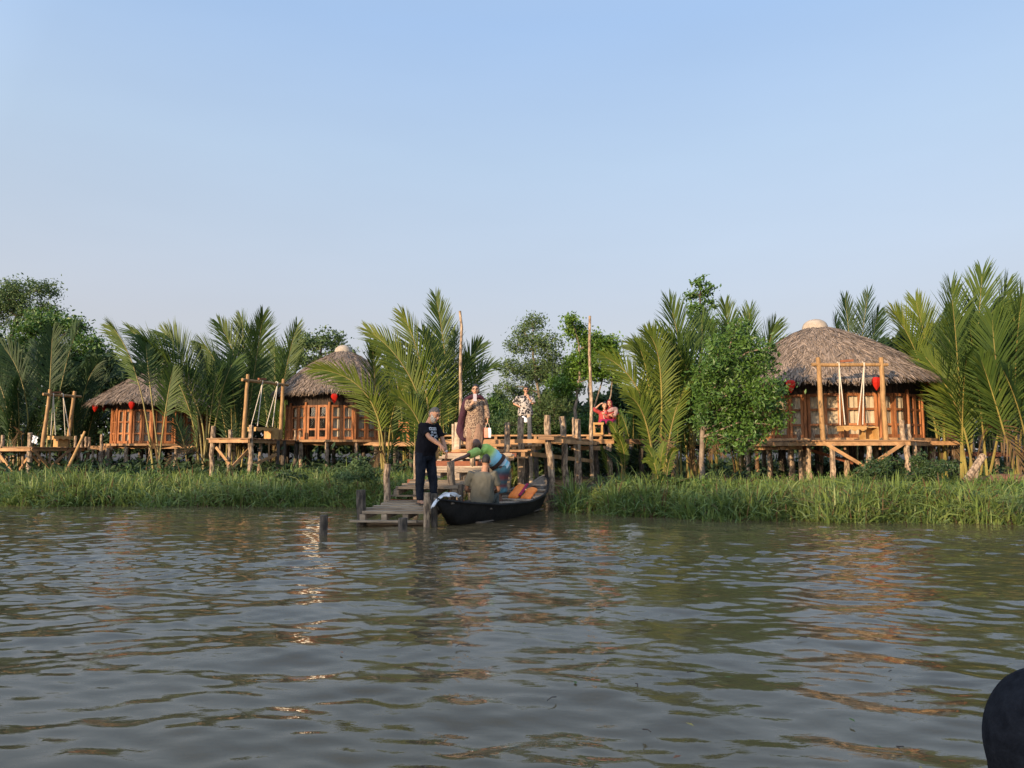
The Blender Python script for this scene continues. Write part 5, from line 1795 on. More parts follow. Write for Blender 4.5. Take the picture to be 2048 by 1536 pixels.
def person_woman_phone():
    base = V3(X(951, 15.75), 15.75, 1.235)
    root = thing('person', base, 'woman in brown printed dress and dark shawl holding up a phone on the steps', 'person')
    q = lambda *a: base + V3(*a)
    f = unit(V3(-.12, -1, 0))
    k = .93
    pel, chest, neck = q(.01, 0, .76), q(.0, 0, 1.06), q(.0, -.01, 1.215)
    shR, shL = q(-.175, 0, 1.155), q(.175, .01, 1.155)
    elR, wrR = q(-.175, -.16, .975), q(-.055, -.27, 1.085)
    elL, wrL = q(.255, .0, .93), q(.268, -.06, .735)
    hipR, hipL = q(-.07, 0, .74), q(.08, 0, .74)
    knR, knL = q(-.10, -.04, .40), q(.07, -.10, .42)
    anR, anL = q(-.11, .0, .075), q(.06, -.12, .12)
    H = Head(q(.0, -.04, 1.39), unit(V3(-.05, -1, -.03)), s=1.05)
    b = MB()
    H.add_skin(b)
    limb(b, [q(0, 0, 1.18), q(0, -.015, 1.25), q(0, -.03, 1.33)], (.055, .050, .050))
    torso(b, pel, chest, neck, f, .165, .135, .16)
    arm(b, shR, elR, wrR, k=.9)
    arm(b, shL, elL, wrL, k=.9)
    hand(b, wrR, V3(.25, -.35, .85), V3(.75, .45, .1), 1, .75, s=.92)
    hand(b, wrL, V3(.05, -.2, -.95), V3(-1, 0, 0), 1, .8, s=.92)
    leg(b, hipR, knR, anR, k=.9)
    leg(b, hipL, knL, anL, k=.9)
    foot(b, anR, V3(-.2, -1, 0), .9)
    foot(b, anL, V3(.1, -1, 0), .9)
    solid('body', b, SK_FAIR, root, .008)
    b = MB()
    torso(b, pel, chest, neck, f, .185, .16, .185, g=.016, belly=.02)
    sweep(b, [q(0, 0, 1.05), q(.005, 0, .85), q(.0, .0, .62), q(-.03, .0, .40), q(-.05, .0, .30)], (.175, .20, .235, .255, .235), (.125, .155, .17, .165, .15), f, 22)
    for s_, e_, w_, t_ in ((shR, elR, wrR, .72), (shL, elL, wrL, .9)):
        limb(b, [s_ + (s_ - e_) * .1, (s_ + e_) / 2, e_, e_ + (w_ - e_) * t_], (.072, .068, .062, .055))
    dr = solid('dress', b, DRESS, root, .012, .016, 6)
    b = MB()
    for h_, k_, a_ in ((hipR, knR, anR), (hipL, knL, anL)):
        limb(b, [h_, k_, k_ + (a_ - k_) * .5, a_ + V3(0, 0, .0)], (.11, .115, .12, .09))
    solid('trousers', b, TAUPE, root, .012, .014, 9)
    # shawl: over the neck and the right shoulder, falling down that side to the knee
    b = MB()
    sweep(b, [q(.19, -.01, 1.175), q(.10, -.03, 1.235), q(.02, -.075, 1.225), q(-.10, -.04, 1.235), q(-.20, .02, 1.155)], (.035, .05, .05, .06, .07), (.075, .085, .055, .09, .10), (0, -1, .1), 12)
    sweep(b, [q(-.18, .02, 1.18), q(-.235, .04, 1.05), q(-.275, .05, .88), q(-.32, .06, .66), q(-.33, .05, .48), q(-.26, .0, .33), q(-.19, -.03, .26)], (.075, .085, .085, .095, .105, .09, .03), (.10, .11, .10, .085, .075, .06, .03), (.2, -1, 0), 14)
    sweep(b, [q(.15, .06, 1.17), q(.0, .10, 1.1), q(-.15, .10, 1.0), q(-.22, .09, .8)], (.07, .10, .12, .12), (.05, .06, .06, .06), (0, 1, .1), 12)
    solid('shawl', b, MAROON, root, .012, .014, 9)
    b = MB()
    b.sheet(H.shell(lambda x, y, z: 1.12 if z > .38 + .28 * y or (y < .05 and z > -.60) else .9), 0, wrap=True)
    ball(b, H.pt(0, -.10, -.02), (H.r * .05, H.f * .045, H.u * .05), 12, 8)
    b.build('hair', HAIR, root, smooth=True)
    H.face(root, EYE, lips=LIPS)
    b = MB()
    for sd in (-1, 1):
        a = np.linspace(0, 2 * math.pi, 17)
        b.tube([H.pt(.034 * sd + .026 * math.cos(t), .103, .006 + .017 * math.sin(t)) for t in a], .0032, 5, cap=False)
        b.tube([H.pt(.060 * sd, .100, .012), H.pt(.079 * sd, .0, .012)], .003, 5)
    b.build('glasses', EYE, root)
    c = wrR + V3(.055, -.075, .115)
    ph = thing('phone', c - V3(0, 0, .08), 'pale phone held up by the woman in the brown dress', 'phone')
    b = MB()
    b.obox(c, V3(.038, .006, 0), V3(-.0006, .0045, 0), V3(0, -.008, .079))
    b.build('case', mat('pale_phone_case', (.48, .43, .46), (.40, .36, .40), 10, .35), ph)
    b = MB()
    b.obox(c + V3(-.018, -.0062, .052), V3(.012, 0, 0), V3(0, .0018, 0), V3(0, 0, .02))
    b.build('camera_bump', EYE, ph)
    # paper bag in the other hand
    c = wrL + V3(.0, -.05, -.30)
    bg_ = thing('paper_bag', c - V3(0, 0, .1), 'salmon pink and white paper bag in the hand of the woman with the phone', 'bag')
    b = MB()
    g = []
    for z, w_, d_ in ((-.10, .072, .045), (-.02, .075, .05), (.06, .074, .045), (.115, .070, .030)):
        g.append([c + V3(-w_, -d_, z), c + V3(w_ * .2, -d_ * 1.1, z), c + V3(w_ * .2, d_, z), c + V3(-w_, d_, z)])
    b.sheet(np.array(g), 0, wrap=True)
    b.add(np.array(g)[0], [(3, 2, 1, 0)])
    b.build('front_panel', mat('salmon_paper', (.66, .24, .16), (.58, .20, .13), 8, .7), bg_)
    b = MB()
    g = []
    for z, w_, d_ in ((-.10, .075, .044), (-.02, .080, .049), (.06, .078, .044), (.115, .070, .029)):
        g.append([c + V3(w_ * .23, -d_, z), c + V3(w_, -d_ * .8, z), c + V3(w_, d_, z), c + V3(w_ * .23, d_, z)])
    b.sheet(np.array(g), 0, wrap=True)
    b.build('side_panel', mat('white_paper', (.70, .72, .72), (.6, .62, .63), 8, .7), bg_)
    b = MB()
    for dy in (-.03, .03):
        b.tube([c + V3(-.05, dy, .112), c + V3(-.02, dy * .3, .20), wrL + V3(0, -.02, -.09), c + V3(.03, dy * .3, .20), c + V3(.05, dy, .112)], .005, 5)
    b.build('handle', M['rope'], bg_)


def person_woman_floral():
    base = V3(X(1050, 23.5), 23.5, 1.787)
    root = thing('person', base, 'woman in black and white printed shirt and sunglasses, one hand on hip', 'person')
    q = lambda *a: base + V3(*a)
    f = V3(0, -1, 0)
    pel, chest, neck = q(0, 0, .84), q(0, 0, 1.16), q(.02, 0, 1.325)
    shR, shL = q(-.18, 0, 1.255), q(.20, 0, 1.255)
    elR, wrR = q(-.36, .03, 1.05), q(-.20, -.10, .945)
    elL, wrL = q(.27, -.10, 1.03), q(.115, -.19, 1.22)
    hipR, hipL = q(-.10, 0, .80), q(.11, 0, .80)
    knR, knL = q(-.13, -.03, .44), q(.15, -.03, .44)
    anR, anL = q(-.14, 0, .08), q(.18, 0, .08)
    H = Head(q(.045, -.035, 1.495), unit(V3(-.02, -1, -.05)), s=1.09)
    b = MB()
    H.add_skin(b)
    limb(b, [q(.02, 0, 1.28), q(.03, -.015, 1.36), q(.04, -.03, 1.44)], (.055, .050, .050))
    torso(b, pel, chest, neck, f, .165, .15, .16)
    arm(b, shR, elR, wrR, k=.92)
    arm(b, shL, elL, wrL, k=.92)
    hand(b, wrR, V3(.75, .1, -.55), V3(.3, .6, .5), 1, .3, s=.95)
    hand(b, wrL, V3(-.2, .1, .95), V3(-.3, .9, 0), 1, .5, s=.95)
    leg(b, hipR, knR, anR, k=.95)
    leg(b, hipL, knL, anL, k=.95)
    foot(b, anR, V3(-.3, -1, 0), .92)
    foot(b, anL, V3(.3, -1, 0), .92)
    solid('body', b, SK_FAIR, root, .009)
    b = MB()
    torso(b, pel, chest, neck, f, .20, .19, .205, g=.02, belly=.04)
    sweep(b, [q(0, 0, 1.15), q(.01, 0, .95), q(.015, 0, .74), q(.02, .0, .64)], (.215, .225, .25, .245), (.15, .17, .175, .16), f, 22)
    limb(b, [shR, (shR + elR) / 2, elR + (wrR - elR) * .08], (.10, .105, .105))
    limb(b, [shL, (shL + elL) / 2, elL + (wrL - elL) * .05], (.10, .105, .10))
    solid('shirt', b, FLORAL, root, .014, .016, 6)
    b = MB()
    sweep(b, [q(0, 0, .86), q(.01, 0, .72), q(.01, 0, .58)], (.20, .215, .20), (.13, .14, .13), f, 16)
    for h_, k_, a_ in ((hipR, knR, anR), (hipL, knL, anL)):
        limb(b, [h_, (h_ + k_) / 2, k_, a_], (.105, .10, .088, .08))
    solid('trousers', b, BLACKCLOTH, root, .014, .01, 9)
    b = MB()
    sweep(b, [q(-.07, -.14, .62), q(-.03, -.165, .54), q(.03, -.16, .48), q(.10, -.15, .44)], (.03, .075, .08, .03), (.02, .035, .035, .02), f, 12)
    solid('scarf', b, M['white_cloth'], root, .012, .012, 12)
    b = MB()
    b.sheet(H.shell(lambda x, y, z: 1.14 if z > .36 + .26 * y or (y < .12 and z > -.70) else .9), 0, wrap=True)
    b.build('hair', HAIR, root, smooth=True)
    H.face(root, EYE, lips=LIPS)
    b = MB()
    for sd in (-1, 1):
        ball(b, H.pt(.034 * sd, .098, .006), (H.r * .032, H.f * .006, H.u * .022), 12, 6)
        b.tube([H.pt(.062 * sd, .090, .010), H.pt(.079 * sd, .0, .010)], .004, 5)
    b.tube([H.pt(-.02, .102, .012), H.pt(.02, .102, .012)], .004, 5)
    b.build('sunglasses', EYE, root, smooth=True)


def seated_pair():
    zd = 1.787
    # bench they sit on
    D = 24.0
    bx = X(1216, D)
    t = thing('bench', (bx, D, zd), 'low dark bench under the two seated women', 'bench')
    b = MB()
    b.box(bx - .55, bx + .5, D - .18, D + .2, zd + .25, zd + .29)
    b.build('seat', M['deck'], t)
    for sx in (-.46, .42):
        b = MB()
        b.box(bx + sx - .03, bx + sx + .03, D - .14, D + .16, zd, zd + .249)
        b.build('leg', M['deck'], t)
    for who in (0, 1):
        px = 1209 if who == 0 else 1222
        base = V3(X(px, D), D, zd)
        lab = ('dark-haired woman in coral top seated on the deck with one arm raised to her head', 'woman in maroon headscarf and grey-pink shawl seated beside the dark-haired woman')[who]
        root = thing('person', base, lab, 'person')
        q = lambda *a: base + V3(*a)
        f = unit(V3(-.15, -1, 0))
        up = -.13 if who == 0 else -.05
        pel, chest, neck = q(0, 0, .37), q(.0, -.03, .80 + up), q(.0, -.05, .965 + up)
        shR, shL = q(-.165, -.04, .905 + up), q(.165, -.02, .905 + up)
        if who == 0:
            elR, wrR = q(-.33, -.06, .87), q(-.14, -.05, 1.05)
            elL, wrL = q(.14, -.24, .58), q(-.02, -.38, .68)
        else:
            elR, wrR = q(-.18, -.22, .63), q(-.06, -.36, .68)
            elL, wrL = q(.24, -.18, .60), q(.04, -.34, .62)
        hipR, hipL = q(-.09, 0, .35), q(.09, 0, .35)
        knR, knL = q(-.10, -.42, .42), q(.10, -.42, .42)
        anR, anL = q(-.09, -.42, .08), q(.11, -.40, .08)
        H = Head(q(.02 if who == 0 else -.03, -.09, 1.125 + up), unit(V3(.0 if who == 0 else -.35, -1, -.06)), (.12 if who == 0 else -.15, 0, 1), s=1.08)
        b = MB()
        H.add_skin(b)
        limb(b, [q(0, -.05, .93 + up), q(.01, -.06, 1.0 + up), H.pt(0, -.01, -.06)], (.052, .048, .048))
        torso(b, pel, chest, neck, f, .16, .14, .165)
        arm(b, shR, elR, wrR, k=.9)
        arm(b, shL, elL, wrL, k=.9)
        hand(b, wrR, V3(.7, 0, .5) if who == 0 else V3(.7, -.5, .2), V3(.3, .2, -.8) if who == 0 else V3(0, .5, 1), -1, .35, s=.92)
        hand(b, wrL, V3(-.7, -.4, .4), V3(.3, .7, .5), 1, .6, s=.92)
        leg(b, hipR, knR, anR, k=.95)
        leg(b, hipL, knL, anL, k=.95)
        foot(b, anR, V3(-.1, -1, 0), .9)
        foot(b, anL, V3(.1, -1, 0), .9)
        solid('body', b, SK_FAIR, root, .010)
        b = MB()
        torso(b, pel, chest, neck, f, .18, .165, .185, g=.016, belly=.02)
        limb(b, [shR, (shR + elR) / 2, elR, elR + (wrR - elR) * (.12 if who == 0 else .7)], (.072, .07, .066, .055))
        limb(b, [shL, (shL + elL) / 2, elL, elL + (wrL - elL) * .5], (.072, .07, .066, .056))
        solid('top', b, CORAL, root, .014, .012, 8)
        b = MB()
        sweep(b, [q(0, .08, .37), q(0, -.12, .42), q(0, -.30, .46), q(.02, -.40, .44), q(.02, -.44, .36)], (.20, .225, .22, .20, .17), (.10, .10, .085, .06, .03), (0, 0, 1), 16)
        solid('tunic_skirt', b, MAGENTA, root, .014, .012, 8)
        b = MB()
        for h_, k_, a_ in ((hipR, knR, anR), (hipL, knL, anL)):
            limb(b, [h_, (h_ + k_) / 2, k_, (k_ + a_) / 2, a_], (.09, .088, .088, .092, .085))
        solid('trousers', b, BLACKCLOTH, root, .014, .01, 9)
        H.face(root, EYE, lips=LIPS)
        b = MB()
        if who == 0:
            b.sheet(H.shell(lambda x, y, z: 1.15 if z > .40 + .25 * y or y < .10 else .9), 0, wrap=True)
            b.build('hair', HAIR, root, smooth=True)
            b = MB()
            sweep(b, [H.pt(-.055, -.03, .05), H.pt(-.085, -.03, -.06), H.pt(-.10, -.02, -.17), H.pt(-.085, -.0, -.26)], (.03, .04, .045, .02), (.06, .06, .05, .02), (0, -1, 0), 10)
            b.build('hair', HAIR, root, smooth=True)
            b = MB()
            sweep(b, [q(.12, -.10, .80), q(.04, -.15, .77), q(-.02, -.17, .65), q(.0, -.18, .53)], (.05, .06, .05, .03), (.03, .03, .03, .02), f, 10)
            solid('scarf', b, SCARFG, root, .012, .01, 12)
        else:
            b.sheet(H.shell(lambda x, y, z: 1.14 if not (y > .45 and abs(x) < .62 and -.85 < z < .62) else .88), 0, wrap=True)
            sweep(b, [H.pt(0, -.02, -.06), q(0, -.05, 1.01 + up), q(0, -.05, .93 + up)], (.085, .095, .12), (.085, .10, .12), f, 14)
            solid('headscarf', b, HIJAB, root, .010, .006, 12, smooth=3)
            b = MB()
            sweep(b, [q(.22, -.03, .90 + up), q(.14, -.12, .94 + up), q(.0, -.18, .90 + up), q(-.10, -.17, .84 + up)], (.06, .075, .07, .05), (.05, .05, .04, .03), f, 12)
            sweep(b, [q(.18, -.10, .92 + up), q(.16, -.17, .82 + up), q(.10, -.18, .70 + up)], (.06, .07, .05), (.04, .04, .03), f, 12)
            solid('shawl', b, SCARFG, root, .012, .012, 11)
    # side table in front of them
    c = P(1195, 872, 23.45)
    c[2] = zd
    t = thing('side_table', c, 'small square pine side table standing before the seated women', 'table')
    w = .165
    for sx in (-1, 1):
        for sy in (-1, 1):
            b = MB()
            b.box(c[0] + sx * (w - .03) - .028, c[0] + sx * (w - .03) + .028, c[1] + sy * (w - .03) - .028, c[1] + sy * (w - .03) + .028, zd, zd + .339)
            b.build('leg', M['fresh'], t)
    b = MB()
    b.box(c[0] - w - .02, c[0] + w + .02, c[1] - w - .02, c[1] + w + .02, zd + .34, zd + .41)
    b.build('tabletop', M['fresh'], t)
    for sx, sy in ((0, -1), (0, 1)):
        b = MB()
        b.box(c[0] - w + .059, c[0] + w - .059, c[1] + sy * (w - .03) - .02, c[1] + sy * (w - .03) + .02, zd + .02, zd + .075)
        b.build('rail', M['fresh'], t)


def person_bald():
    base = V3(X(1000, 14.45), 14.45, .14)
    root = thing('person', base, 'bald bearded man in green and blue shirt bending over to grip a post', 'person')
    q = lambda *a: base + V3(*a)
    pel, chest, neck = q(.02, .0, .86), q(-.27, -.10, 1.13), q(-.40, -.14, 1.195)
    f = unit(V3(-.45, -.18, -.75))
    shR, shL = q(-.44, -.30, 1.13), q(-.36, .05, 1.17)      # his left is towards the camera side
    # reaching arm to the post top, the other arm down to his knee
    wr = P(909, 921, 13.85)
    el = P(929, 914, 13.95)
    elN, wrN = q(-.30, -.36, .87), q(-.22, -.33, .64)
    hipR, hipL = q(.03, .10, .84), q(.03, -.10, .84)
    knR, knL = q(-.07, .12, .46), q(-.08, -.12, .46)
    anR, anL = q(.02, .12, .08), q(.02, -.12, .08)
    H = Head(q(-.455, -.20, 1.275), unit(V3(-.45, -.62, -.62)), (-.35, -.30, .8), 1.02)
    b = MB()
    H.add_skin(b)
    limb(b, [chest + (neck - chest) * .8, neck + V3(-.01, -.01, .02), H.pt(0, -.02, -.05)], (.066, .062, .06))
    torso(b, pel, chest, neck, f, .17, .145, .15)
    arm(b, shR + V3(-.02, -.0, .02), el, wr, k=.98)
    arm(b, shL, elN + V3(.02, .25, 0), wrN + V3(.0, .3, 0), k=.98)
    hand(b, wr, V3(-.9, -.15, -.25), V3(-.2, 0, -1), 1, .5, s=1.02)
    hand(b, wrN + V3(.0, .3, 0), V3(.1, 0, -1), V3(1, 0, 0), 1, .6, s=1.02)
    leg(b, hipR, knR, anR)
    leg(b, hipL, knL, anL)
    foot(b, anR, V3(-1, -.2, 0))
    foot(b, anL, V3(-1, -.3, 0))
    solid('body', b, SK_DARK, root, .008)
    ax = unit(chest - pel)
    shirt_m = stripes_mat('green_blue_shirt', [(0, (.62, .66, .66)), (.12, (.10, .42, .52)), (.17, (.62, .68, .68)), (.30, (.16, .42, .58)), (.52, (.30, .60, .70)), (.70, (.42, .58, .12)), (.85, (.26, .46, .08)), (1.0, (.30, .44, .10))], tuple(float(c) for c in ax), .45, .98)
    lo = float((pel - base) @ ax) - .10
    hi = float((neck - base) @ ax)
    for n_ in shirt_m.node_tree.nodes:
        if n_.bl_idname == 'ShaderNodeMapRange':
            n_.inputs['From Min'].default_value = lo
            n_.inputs['From Max'].default_value = hi
    b = MB()
    torso(b, pel + ax * .02, chest, neck, f, .195, .17, .175, (.13, .135, .13), g=.018, belly=.02)
    sweep(b, [pel - ax * .10, pel, (pel + chest) / 2], (.185, .185, .185), (.15, .155, .15), f, 18)
    for s_, e_ in ((shR, el), (shL, elN + V3(.02, .25, 0))):
        d = e_ - s_
        limb(b, [s_ - d * .1, s_ + d * .3, s_ + d * .62], (.085, .085, .082))
    solid('shirt', b, shirt_m, root, .012, .010, 9)
    b = MB()
    tpos = pel + ax * .10
    sweep(b, [tpos - ax * .035, tpos + ax * .035], (.226, .226), (.195, .195), f, 24)
    b.build('sash', mat('dark_sash', (.06, .03, .02), (.04, .02, .015), 9, .8), root, smooth=True)
    lungi = stripes_mat('checked_lungi', [(0, (.02, .04, .06)), (.2, (.05, .15, .18)), (.3, (.12, .02, .02)), (.42, (.04, .10, .12)), (.55, (.16, .03, .025)), (.7, (.03, .05, .07)), (.85, (.08, .20, .22)), (1, (.03, .03, .05))], (0.0, 0.0, 1.0), .25, .9)
    b = MB()
    sweep(b, [pel + V3(.03, 0, .0), q(.03, .0, .74), q(-.02, .0, .50), q(-.0, .0, .30)], (.185, .20, .21, .20), (.17, .175, .16, .15), (-1, 0, 0), 18)
    solid('lungi', b, lungi, root, .012, .014, 8)
    b = MB()
    b.sheet(H.shell(lambda x, y, z: (1.09 + .22 * max(0, -z - .4)) if (z < -.30 + .6 * max(0, abs(x) - .5) and y > -.15) and not (abs(x) < .28 and -.60 < z < -.44) else .9), 0, wrap=True)
    b.build('beard', HAIR, root, smooth=True)
    H.face(root, EYE)


def person_seated_boat():
    base = V3(X(964, 13.25), 13.25, .30)
    root = thing('person', base, 'man in olive t-shirt seated in the boat with his back turned', 'person')
    q = lambda *a: base + V3(*a)
    f = unit(V3(.25, 1, 0))
    pel, chest, neck = q(.0, 0, .08), q(.02, -.02, .42), q(.05, .0, .615)
    shL, shR = q(-.19, .0, .555), q(.215, -.02, .555)
    elL, wrL = q(-.295, .05, .27), q(-.16, .25, .22)
    elR, wrR = q(.305, .03, .27), q(.20, .25, .20)
    hipL, hipR = q(-.09, .03, .08), q(.10, .0, .08)
    knL, knR = q(-.05, .44, .16), q(.22, .40, .16)
    anL, anR = q(.02, .46, -.14), q(.26, .42, -.14)
    H = Head(q(.075, .03, .80), unit(V3(.25, 1, -.12)), (.05, 0, 1), 1.05)
    b = MB()
    H.add_skin(b)
    limb(b, [q(.05, .0, .56), q(.055, .005, .65), q(.07, .015, .73)], (.068, .064, .062))
    torso(b, pel, chest, neck, f, .175, .16, .165, belly=.02)
    arm(b, shL, elL, wrL, k=1.12)
    arm(b, shR, elR, wrR, k=1.12)
    hand(b, wrL, V3(.6, .7, -.1), V3(.5, -.4, -.6), 1, .6)
    hand(b, wrR, V3(-.3, .8, -.2), V3(-.5, -.2, -.6), -1, .6)
    leg(b, hipL, knL, anL)
    leg(b, hipR, knR, anR)
    foot(b, anL, V3(.3, 1, 0))
    foot(b, anR, V3(.4, 1, 0))
    solid('body', b, SK_TAN, root, .008)
    b = MB()
    torso(b, pel, chest, neck, f, .215, .205, .20, (.13, .135, .13), g=.018, belly=.035)
    sweep(b, [q(0, 0, .01), q(.0, 0, .10), q(.01, 0, .25)], (.205, .21, .205), (.155, .16, .165), f, 18)
    for s_, e_ in ((shL, elL), (shR, elR)):
        d = e_ - s_
        limb(b, [s_ - d * .15, s_ + d * .3, s_ + d * .74], (.082, .084, .082))
    solid('tshirt', b, OLIVE, root, .012, .011, 9)
    b = MB()
    for h_, k_, a_ in ((hipL, knL, anL), (hipR, knR, anR)):
        limb(b, [h_, (h_ + k_) / 2, k_, (k_ + a_) / 2, a_], (.12, .105, .088, .08, .07))
    solid('trousers', b, mat('grey_green_trousers', (.09, .10, .09), (.06, .07, .065), 8, .9, 0, .2), root, .012, .01, 10)
    b = MB()
    b.sheet(H.shell(lambda x, y, z: 1.055 if z > .30 + .45 * y or (y < -.10 and z > -.42) else .9), 0, wrap=True)
    b.build('hair', HAIR, root, smooth=True)
    H.face(root, EYE)


def person_knee():
    kn = P(2154, 1492, .95)
    base = V3(kn[0] + .15, .3, .50)
    root = thing('person', base, 'passenger beside the camera, only one dark trousered knee in view', 'person')
    hip = V3(kn[0] + .14, kn[1] - .44, kn[2] - .10)
    an = V3(kn[0] - .02, kn[1] + .10, kn[2] - .46)
    b = MB()
    leg(b, hip, kn, an)
    foot(b, an, V3(-.1, 1, 0))
    solid('body', b, SK_TAN, root, .012)
    b = MB()
    limb(b, [hip, (hip + kn) / 2 + V3(0, 0, .01), kn + V3(0, .02, 0)], (.108, .104, .094), n=18)
    limb(b, [kn + V3(0, -.02, .01), kn + (an - kn) * .45, an], (.096, .088, .07), n=18)
    ball(b, kn, (V3(.104, 0, 0), V3(0, .104, 0), V3(0, 0, .100)), 18, 12)
    solid('trousers', b, CHARCOAL, root, .010, .004, 10, smooth=14)


# ------------------------------------------------------------------ boat and what lies in it
BA, BB = V3(-1.27, 12.0, 0), V3(.76, 16.5, 0)


def boat_frame(s):
    a = unit(BB - BA)
    r_ = np.array((a[1], -a[0], 0))
    s = np.asarray(s, float)
    c = BA + (BB - BA) * s[..., None]
    w = .56 * np.sin(np.pi * np.clip(s, 0, 1)) ** np.interp(s, [0, .5, 1], [1.0, .6, .7]) + .014
    sheer = np.interp(s, [0, .12, .3, .55, .8, .93, 1], [.475, .38, .295, .270, .365, .52, .71])
    keel = np.interp(s, [0, .04, .12, .3, .6, .85, .96, 1], [.42, .26, -.01, -.16, -.16, -.02, .36, .62])
    return c, a, r_, w, sheer, keel


def boat():
    s = np.linspace(0, 1, 44)
    c, a, r_, w, sh, ke = boat_frame(s)
    t = thing('wooden_boat', (BA + BB) / 2, 'black tarred wooden country boat moored against the landing, bow towards the camera', 'boat')

    def shell(off):
        g = []
        for i in range(len(s)):
            row = []
            for th in np.linspace(-1, 1, 17):
                ww = max(.004, w[i] - off)
                x = ww * np.sign(th) * abs(th) ** .72
                z = ke[i] + off + (sh[i] - ke[i] - off) * abs(th) ** 2.4
                row.append(c[i] + r_ * x + V3(0, 0, z))
            g.append(row)
        return np.array(g)
    b = MB()
    go, gi = shell(0), shell(.028)
    b.sheet(go, 0)
    b.sheet(gi[:, ::-1], 1)
    for side in (0, -1):
        b.sheet(np.stack((go[:, side], gi[:, side])), 1)
    b.build('hull', [M['tar'], M['boatwood']], t, smooth=True)
    for side in (-1, 1):
        b = MB()
        pts = c + r_ * (side * (w + .004))[:, None] + np.stack((0 * s, 0 * s, sh + .008), -1)
        b.tube(pts, .026, 6)
        b.build('gunwale', M['boatwood'] if side < 0 else M['tar'], t)
    for sv, wd, dz in [(.09, .30, -.005), (.27, .24, -.06), (.47, .11, -.005), (.535, .15, -.012), (.61, .15, -.005), (.70, .12, -.012), (.79, .09, -.005), (.86, .08, -.01), (.93, .14, -.005)]:
        cc, _, _, ww, s_, _ = boat_frame(np.array([sv]))
        b = MB()
        p = cc[0] + V3(0, 0, s_[0] + dz)
        b.bar(p - r_ * (ww[0] - .035), p + r_ * (ww[0] - .035), wd, .03)
        b.build('thwart', M['pale'] if sv > .3 else M['boatwood'], t)
    b = MB()
    for k in range(5):
        o_ = (-.30 + .15 * k)
        p0 = BA + (BB - BA) * .2 + r_ * o_
        p1 = BA + (BB - BA) * .8 + r_ * o_
        b.bar(p0 + V3(0, 0, .02), p1 + V3(0, 0, .04), .13, .02)
    b.build('floor_boards', M['boatwood'], t)
    # long side plank lying along the far gunwale
    b = MB()
    p0 = boat_frame(np.array([.60]))
    p1 = boat_frame(np.array([.90]))
    b.bar(p0[0][0] - r_ * (p0[3][0] - .04) + V3(0, 0, p0[4][0] + .045), p1[0][0] - r_ * (p1[3][0] - .03) + V3(0, 0, p1[4][0] + .05), .09, .022)
    o = b.build('loose_plank', M['boatwood'], origin=p0[0][0])
    tag(o, 'grey loose plank lying along the far side of the boat', 'plank')

    # white sheet thrown over the bow
    b = MB()
    u = np.linspace(0, 1, 26)
    v = np.linspace(0, 1, 20)
    g = []
    A0, A1 = P(866, 1014, 11.95), P(908, 997, 12.45)
    for ui in u:
        row = []
        for vi in v:
            tip = P(861 + 9 * vi, 1020 - 7 * vi, 11.92)
            mid = P(878 + 14 * vi, 996 - 10 * vi, 11.98 + .2 * vi)
            end = P(898 + 24 * vi, 993 + 3 * vi, 12.15 + .5 * vi)
            p = (1 - ui) ** 2 * tip + 2 * ui * (1 - ui) * mid + ui ** 2 * end
            p = p + V3(0, 0, .035 + .055 * math.sin(math.pi * ui) * math.sin(math.pi * vi) + .020 * math.sin(vi * 14 + ui * 5) * ui + .012 * math.sin(vi * 23 + ui * 11))
            p = p + V3(.015 * math.sin(vi * 17 + 2 * ui), -.05 * (vi - .5) * (1 - ui), 0)
            row.append(p)
        g.append(row)
    g = np.array(g)
    b.sheet(g)
    g2 = g - V3(0, 0, .012)
    b.sheet(g2[:, ::-1])
    b.sheet(np.stack((g[0], g2[0])))
    b.sheet(np.stack((g2[-1], g[-1])))
    b.sheet(np.stack((g2[:, 0], g[:, 0])))
    b.sheet(np.stack((g[:, -1], g2[:, -1])))
    o = b.build('cloth_sheet', M['white_cloth'], origin=A0, smooth=True)
    tag(o, 'crumpled white sheet thrown over the boat bow', 'cloth')

    # life jacket on the after thwarts
    cc, a_, rr, ww, s_, _ = boat_frame(np.array([.705]))
    c0 = cc[0] + V3(0, 0, s_[0] + .07) + r_ * .08
    t = thing('life_jacket', c0 - V3(0, 0, .1), 'orange life jacket lying on the boat thwarts', 'life jacket')
    orange = mat('orange_nylon', (.95, .27, .045), (.85, .20, .035), 8, .55, 0, .2)
    tl = unit(a_ * .75 + V3(0, 0, .35))
    for sd, ln in ((-1, .27), (1, .23)):
        b = MB()
        m_ = c0 + r_ * (sd * .135) + V3(0, 0, .02 * -sd)
        for f_ in (-.5, .5):
            sweep(b, [m_ + tl * (ln * (f_ - .56)), m_ + tl * (ln * (f_ - .40)), m_ + tl * (ln * f_), m_ + tl * (ln * (f_ + .40)), m_ + tl * (ln * (f_ + .56))], (.07, .118, .122, .118, .07), (.03, .055, .06, .055, .03), np.cross(tl, r_), 14)
        solid('float_panel', b, orange, t, .012, .006, 14, smooth=3)
    b = MB()
    b.tube([c0 - tl * .22 + V3(0, 0, .05), c0 + V3(0, 0, .05), c0 + tl * .26 + V3(0, 0, .07)], .035, 8, flat=.5)
    b.build('strap', mat('magenta_strap', (.35, .01, .06), (.25, .01, .05), 8, .6), t, smooth=True)


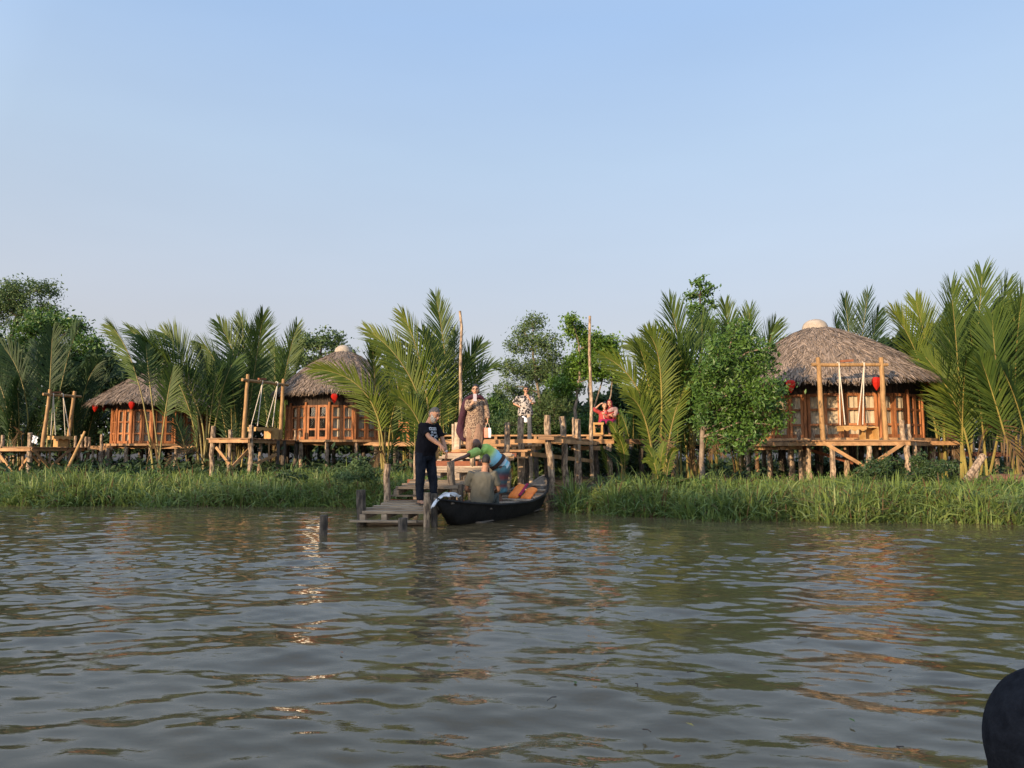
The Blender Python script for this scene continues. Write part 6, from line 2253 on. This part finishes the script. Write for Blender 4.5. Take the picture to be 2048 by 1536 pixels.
def odds():
    # white cloth hung on the leftmost deck post
    b = MB()
    p = P(66, 871, 27.05)
    g = []
    for i, z in enumerate(np.linspace(0, -.28, 8)):
        g.append([p + V3(.02 + .20 * x + .02 * math.sin(i * 2), -.06 + .03 * math.sin(x * 9 + i * .6), z - .05 * x + .02 * math.sin(x * 12)) for x in np.linspace(0, 1, 10)])
    g = np.array(g)
    b.sheet(g)
    b.sheet((g + V3(0, .012, 0))[:, ::-1])
    o = b.build('hung_cloth', M['white_cloth'], origin=p, smooth=True)
    tag(o, 'small white cloth hung beside the post of the leftmost deck', 'cloth')
    # mound of red soil
    c = V3(X(2040, 20.5), 20.5, 0)
    b = MB()
    gx, gy = np.meshgrid(np.linspace(-3.2, 4, 50), np.linspace(-2.0, 3.5, 40))
    h = .42 * np.exp(-(gx / 1.7) ** 2 - (gy / 1.3) ** 2) + .03 * wob(gx, gy, 2.5)
    zz = ground_z(c[0] + gx, c[1] + gy) + h - .06
    b.sheet(np.stack((c[0] + gx, c[1] + gy, zz), -1))
    o = b.build('soil_mound', M['soil'], smooth=True)
    tag(o, kind='structure')
    # leaning cut log, two pieces
    for px0, px1, r, lab in ((1932, 1966, .095, 'thick pale cut log leaning out of the grass by the red soil'), (1950, 1958, .06, 'thinner cut log propped beside the thick leaning log')):
        p0, p1 = P(px0, 962, 19.2), P(px1, 912 if r > .08 else 922, 19.5)
        b = MB()
        f = np.linspace(0, 1, 7)
        b.tube(np.stack([p0[i] + (p1[i] - p0[i]) * f for i in range(3)], -1), r, 10, jit=.07)
        o = b.build('cut_log', M['bark'], origin=p0)
        tag(o, lab, 'log')
    # leaves and twigs adrift, too many to count
    r = np.random.default_rng(77)
    b = MB()
    n = 60
    y = 2.6 + 7.5 * r.random(n) ** 1.6
    x = r.normal(.25, .35, n) * y * .75
    for i in range(n):
        z = .022
        a = r.uniform(0, 6.28)
        if r.random() < .5:
            L_ = r.uniform(.012, .03)
            d, s_ = V3(math.cos(a), math.sin(a), 0), V3(-math.sin(a), math.cos(a), 0)
            q = V3(x[i], y[i], z)
            b.add([q - d * L_, q + s_ * L_ * .4 + V3(0, 0, .003), q + d * L_, q - s_ * L_ * .4 + V3(0, 0, .003)], [(0, 1, 2, 3)], int(r.integers(0, 3)))
        else:
            L_ = r.uniform(.02, .07)
            q = V3(x[i], y[i], z)
            k = V3(math.cos(a), math.sin(a) * .6, 0)
            b.tube([q - k * L_, q + V3(r.normal(0, .01), r.normal(0, .01), .004), q + k * L_ * .8], .003, 4, 3)
    cols = [mat('drift_leaf_brown', (.22, .09, .035), (.15, .06, .03), 9, .7), mat('drift_leaf_yellow', (.34, .27, .06), (.25, .19, .05), 9, .7), mat('drift_leaf_green', (.10, .14, .04), (.07, .10, .03), 9, .7), M['trunk_dark']]
    tag(b.build('drifting_leaves', cols), 'leaves and twigs adrift on the river', 'leaves', kind='stuff')


setting()
far_wood()
grass_bank()
thicket()
plants()
platforms()
landing()
huts()
swings()
boat()
person_man_black()
person_woman_phone()
person_woman_floral()
seated_pair()
person_bald()
person_seated_boat()
person_knee()
odds()
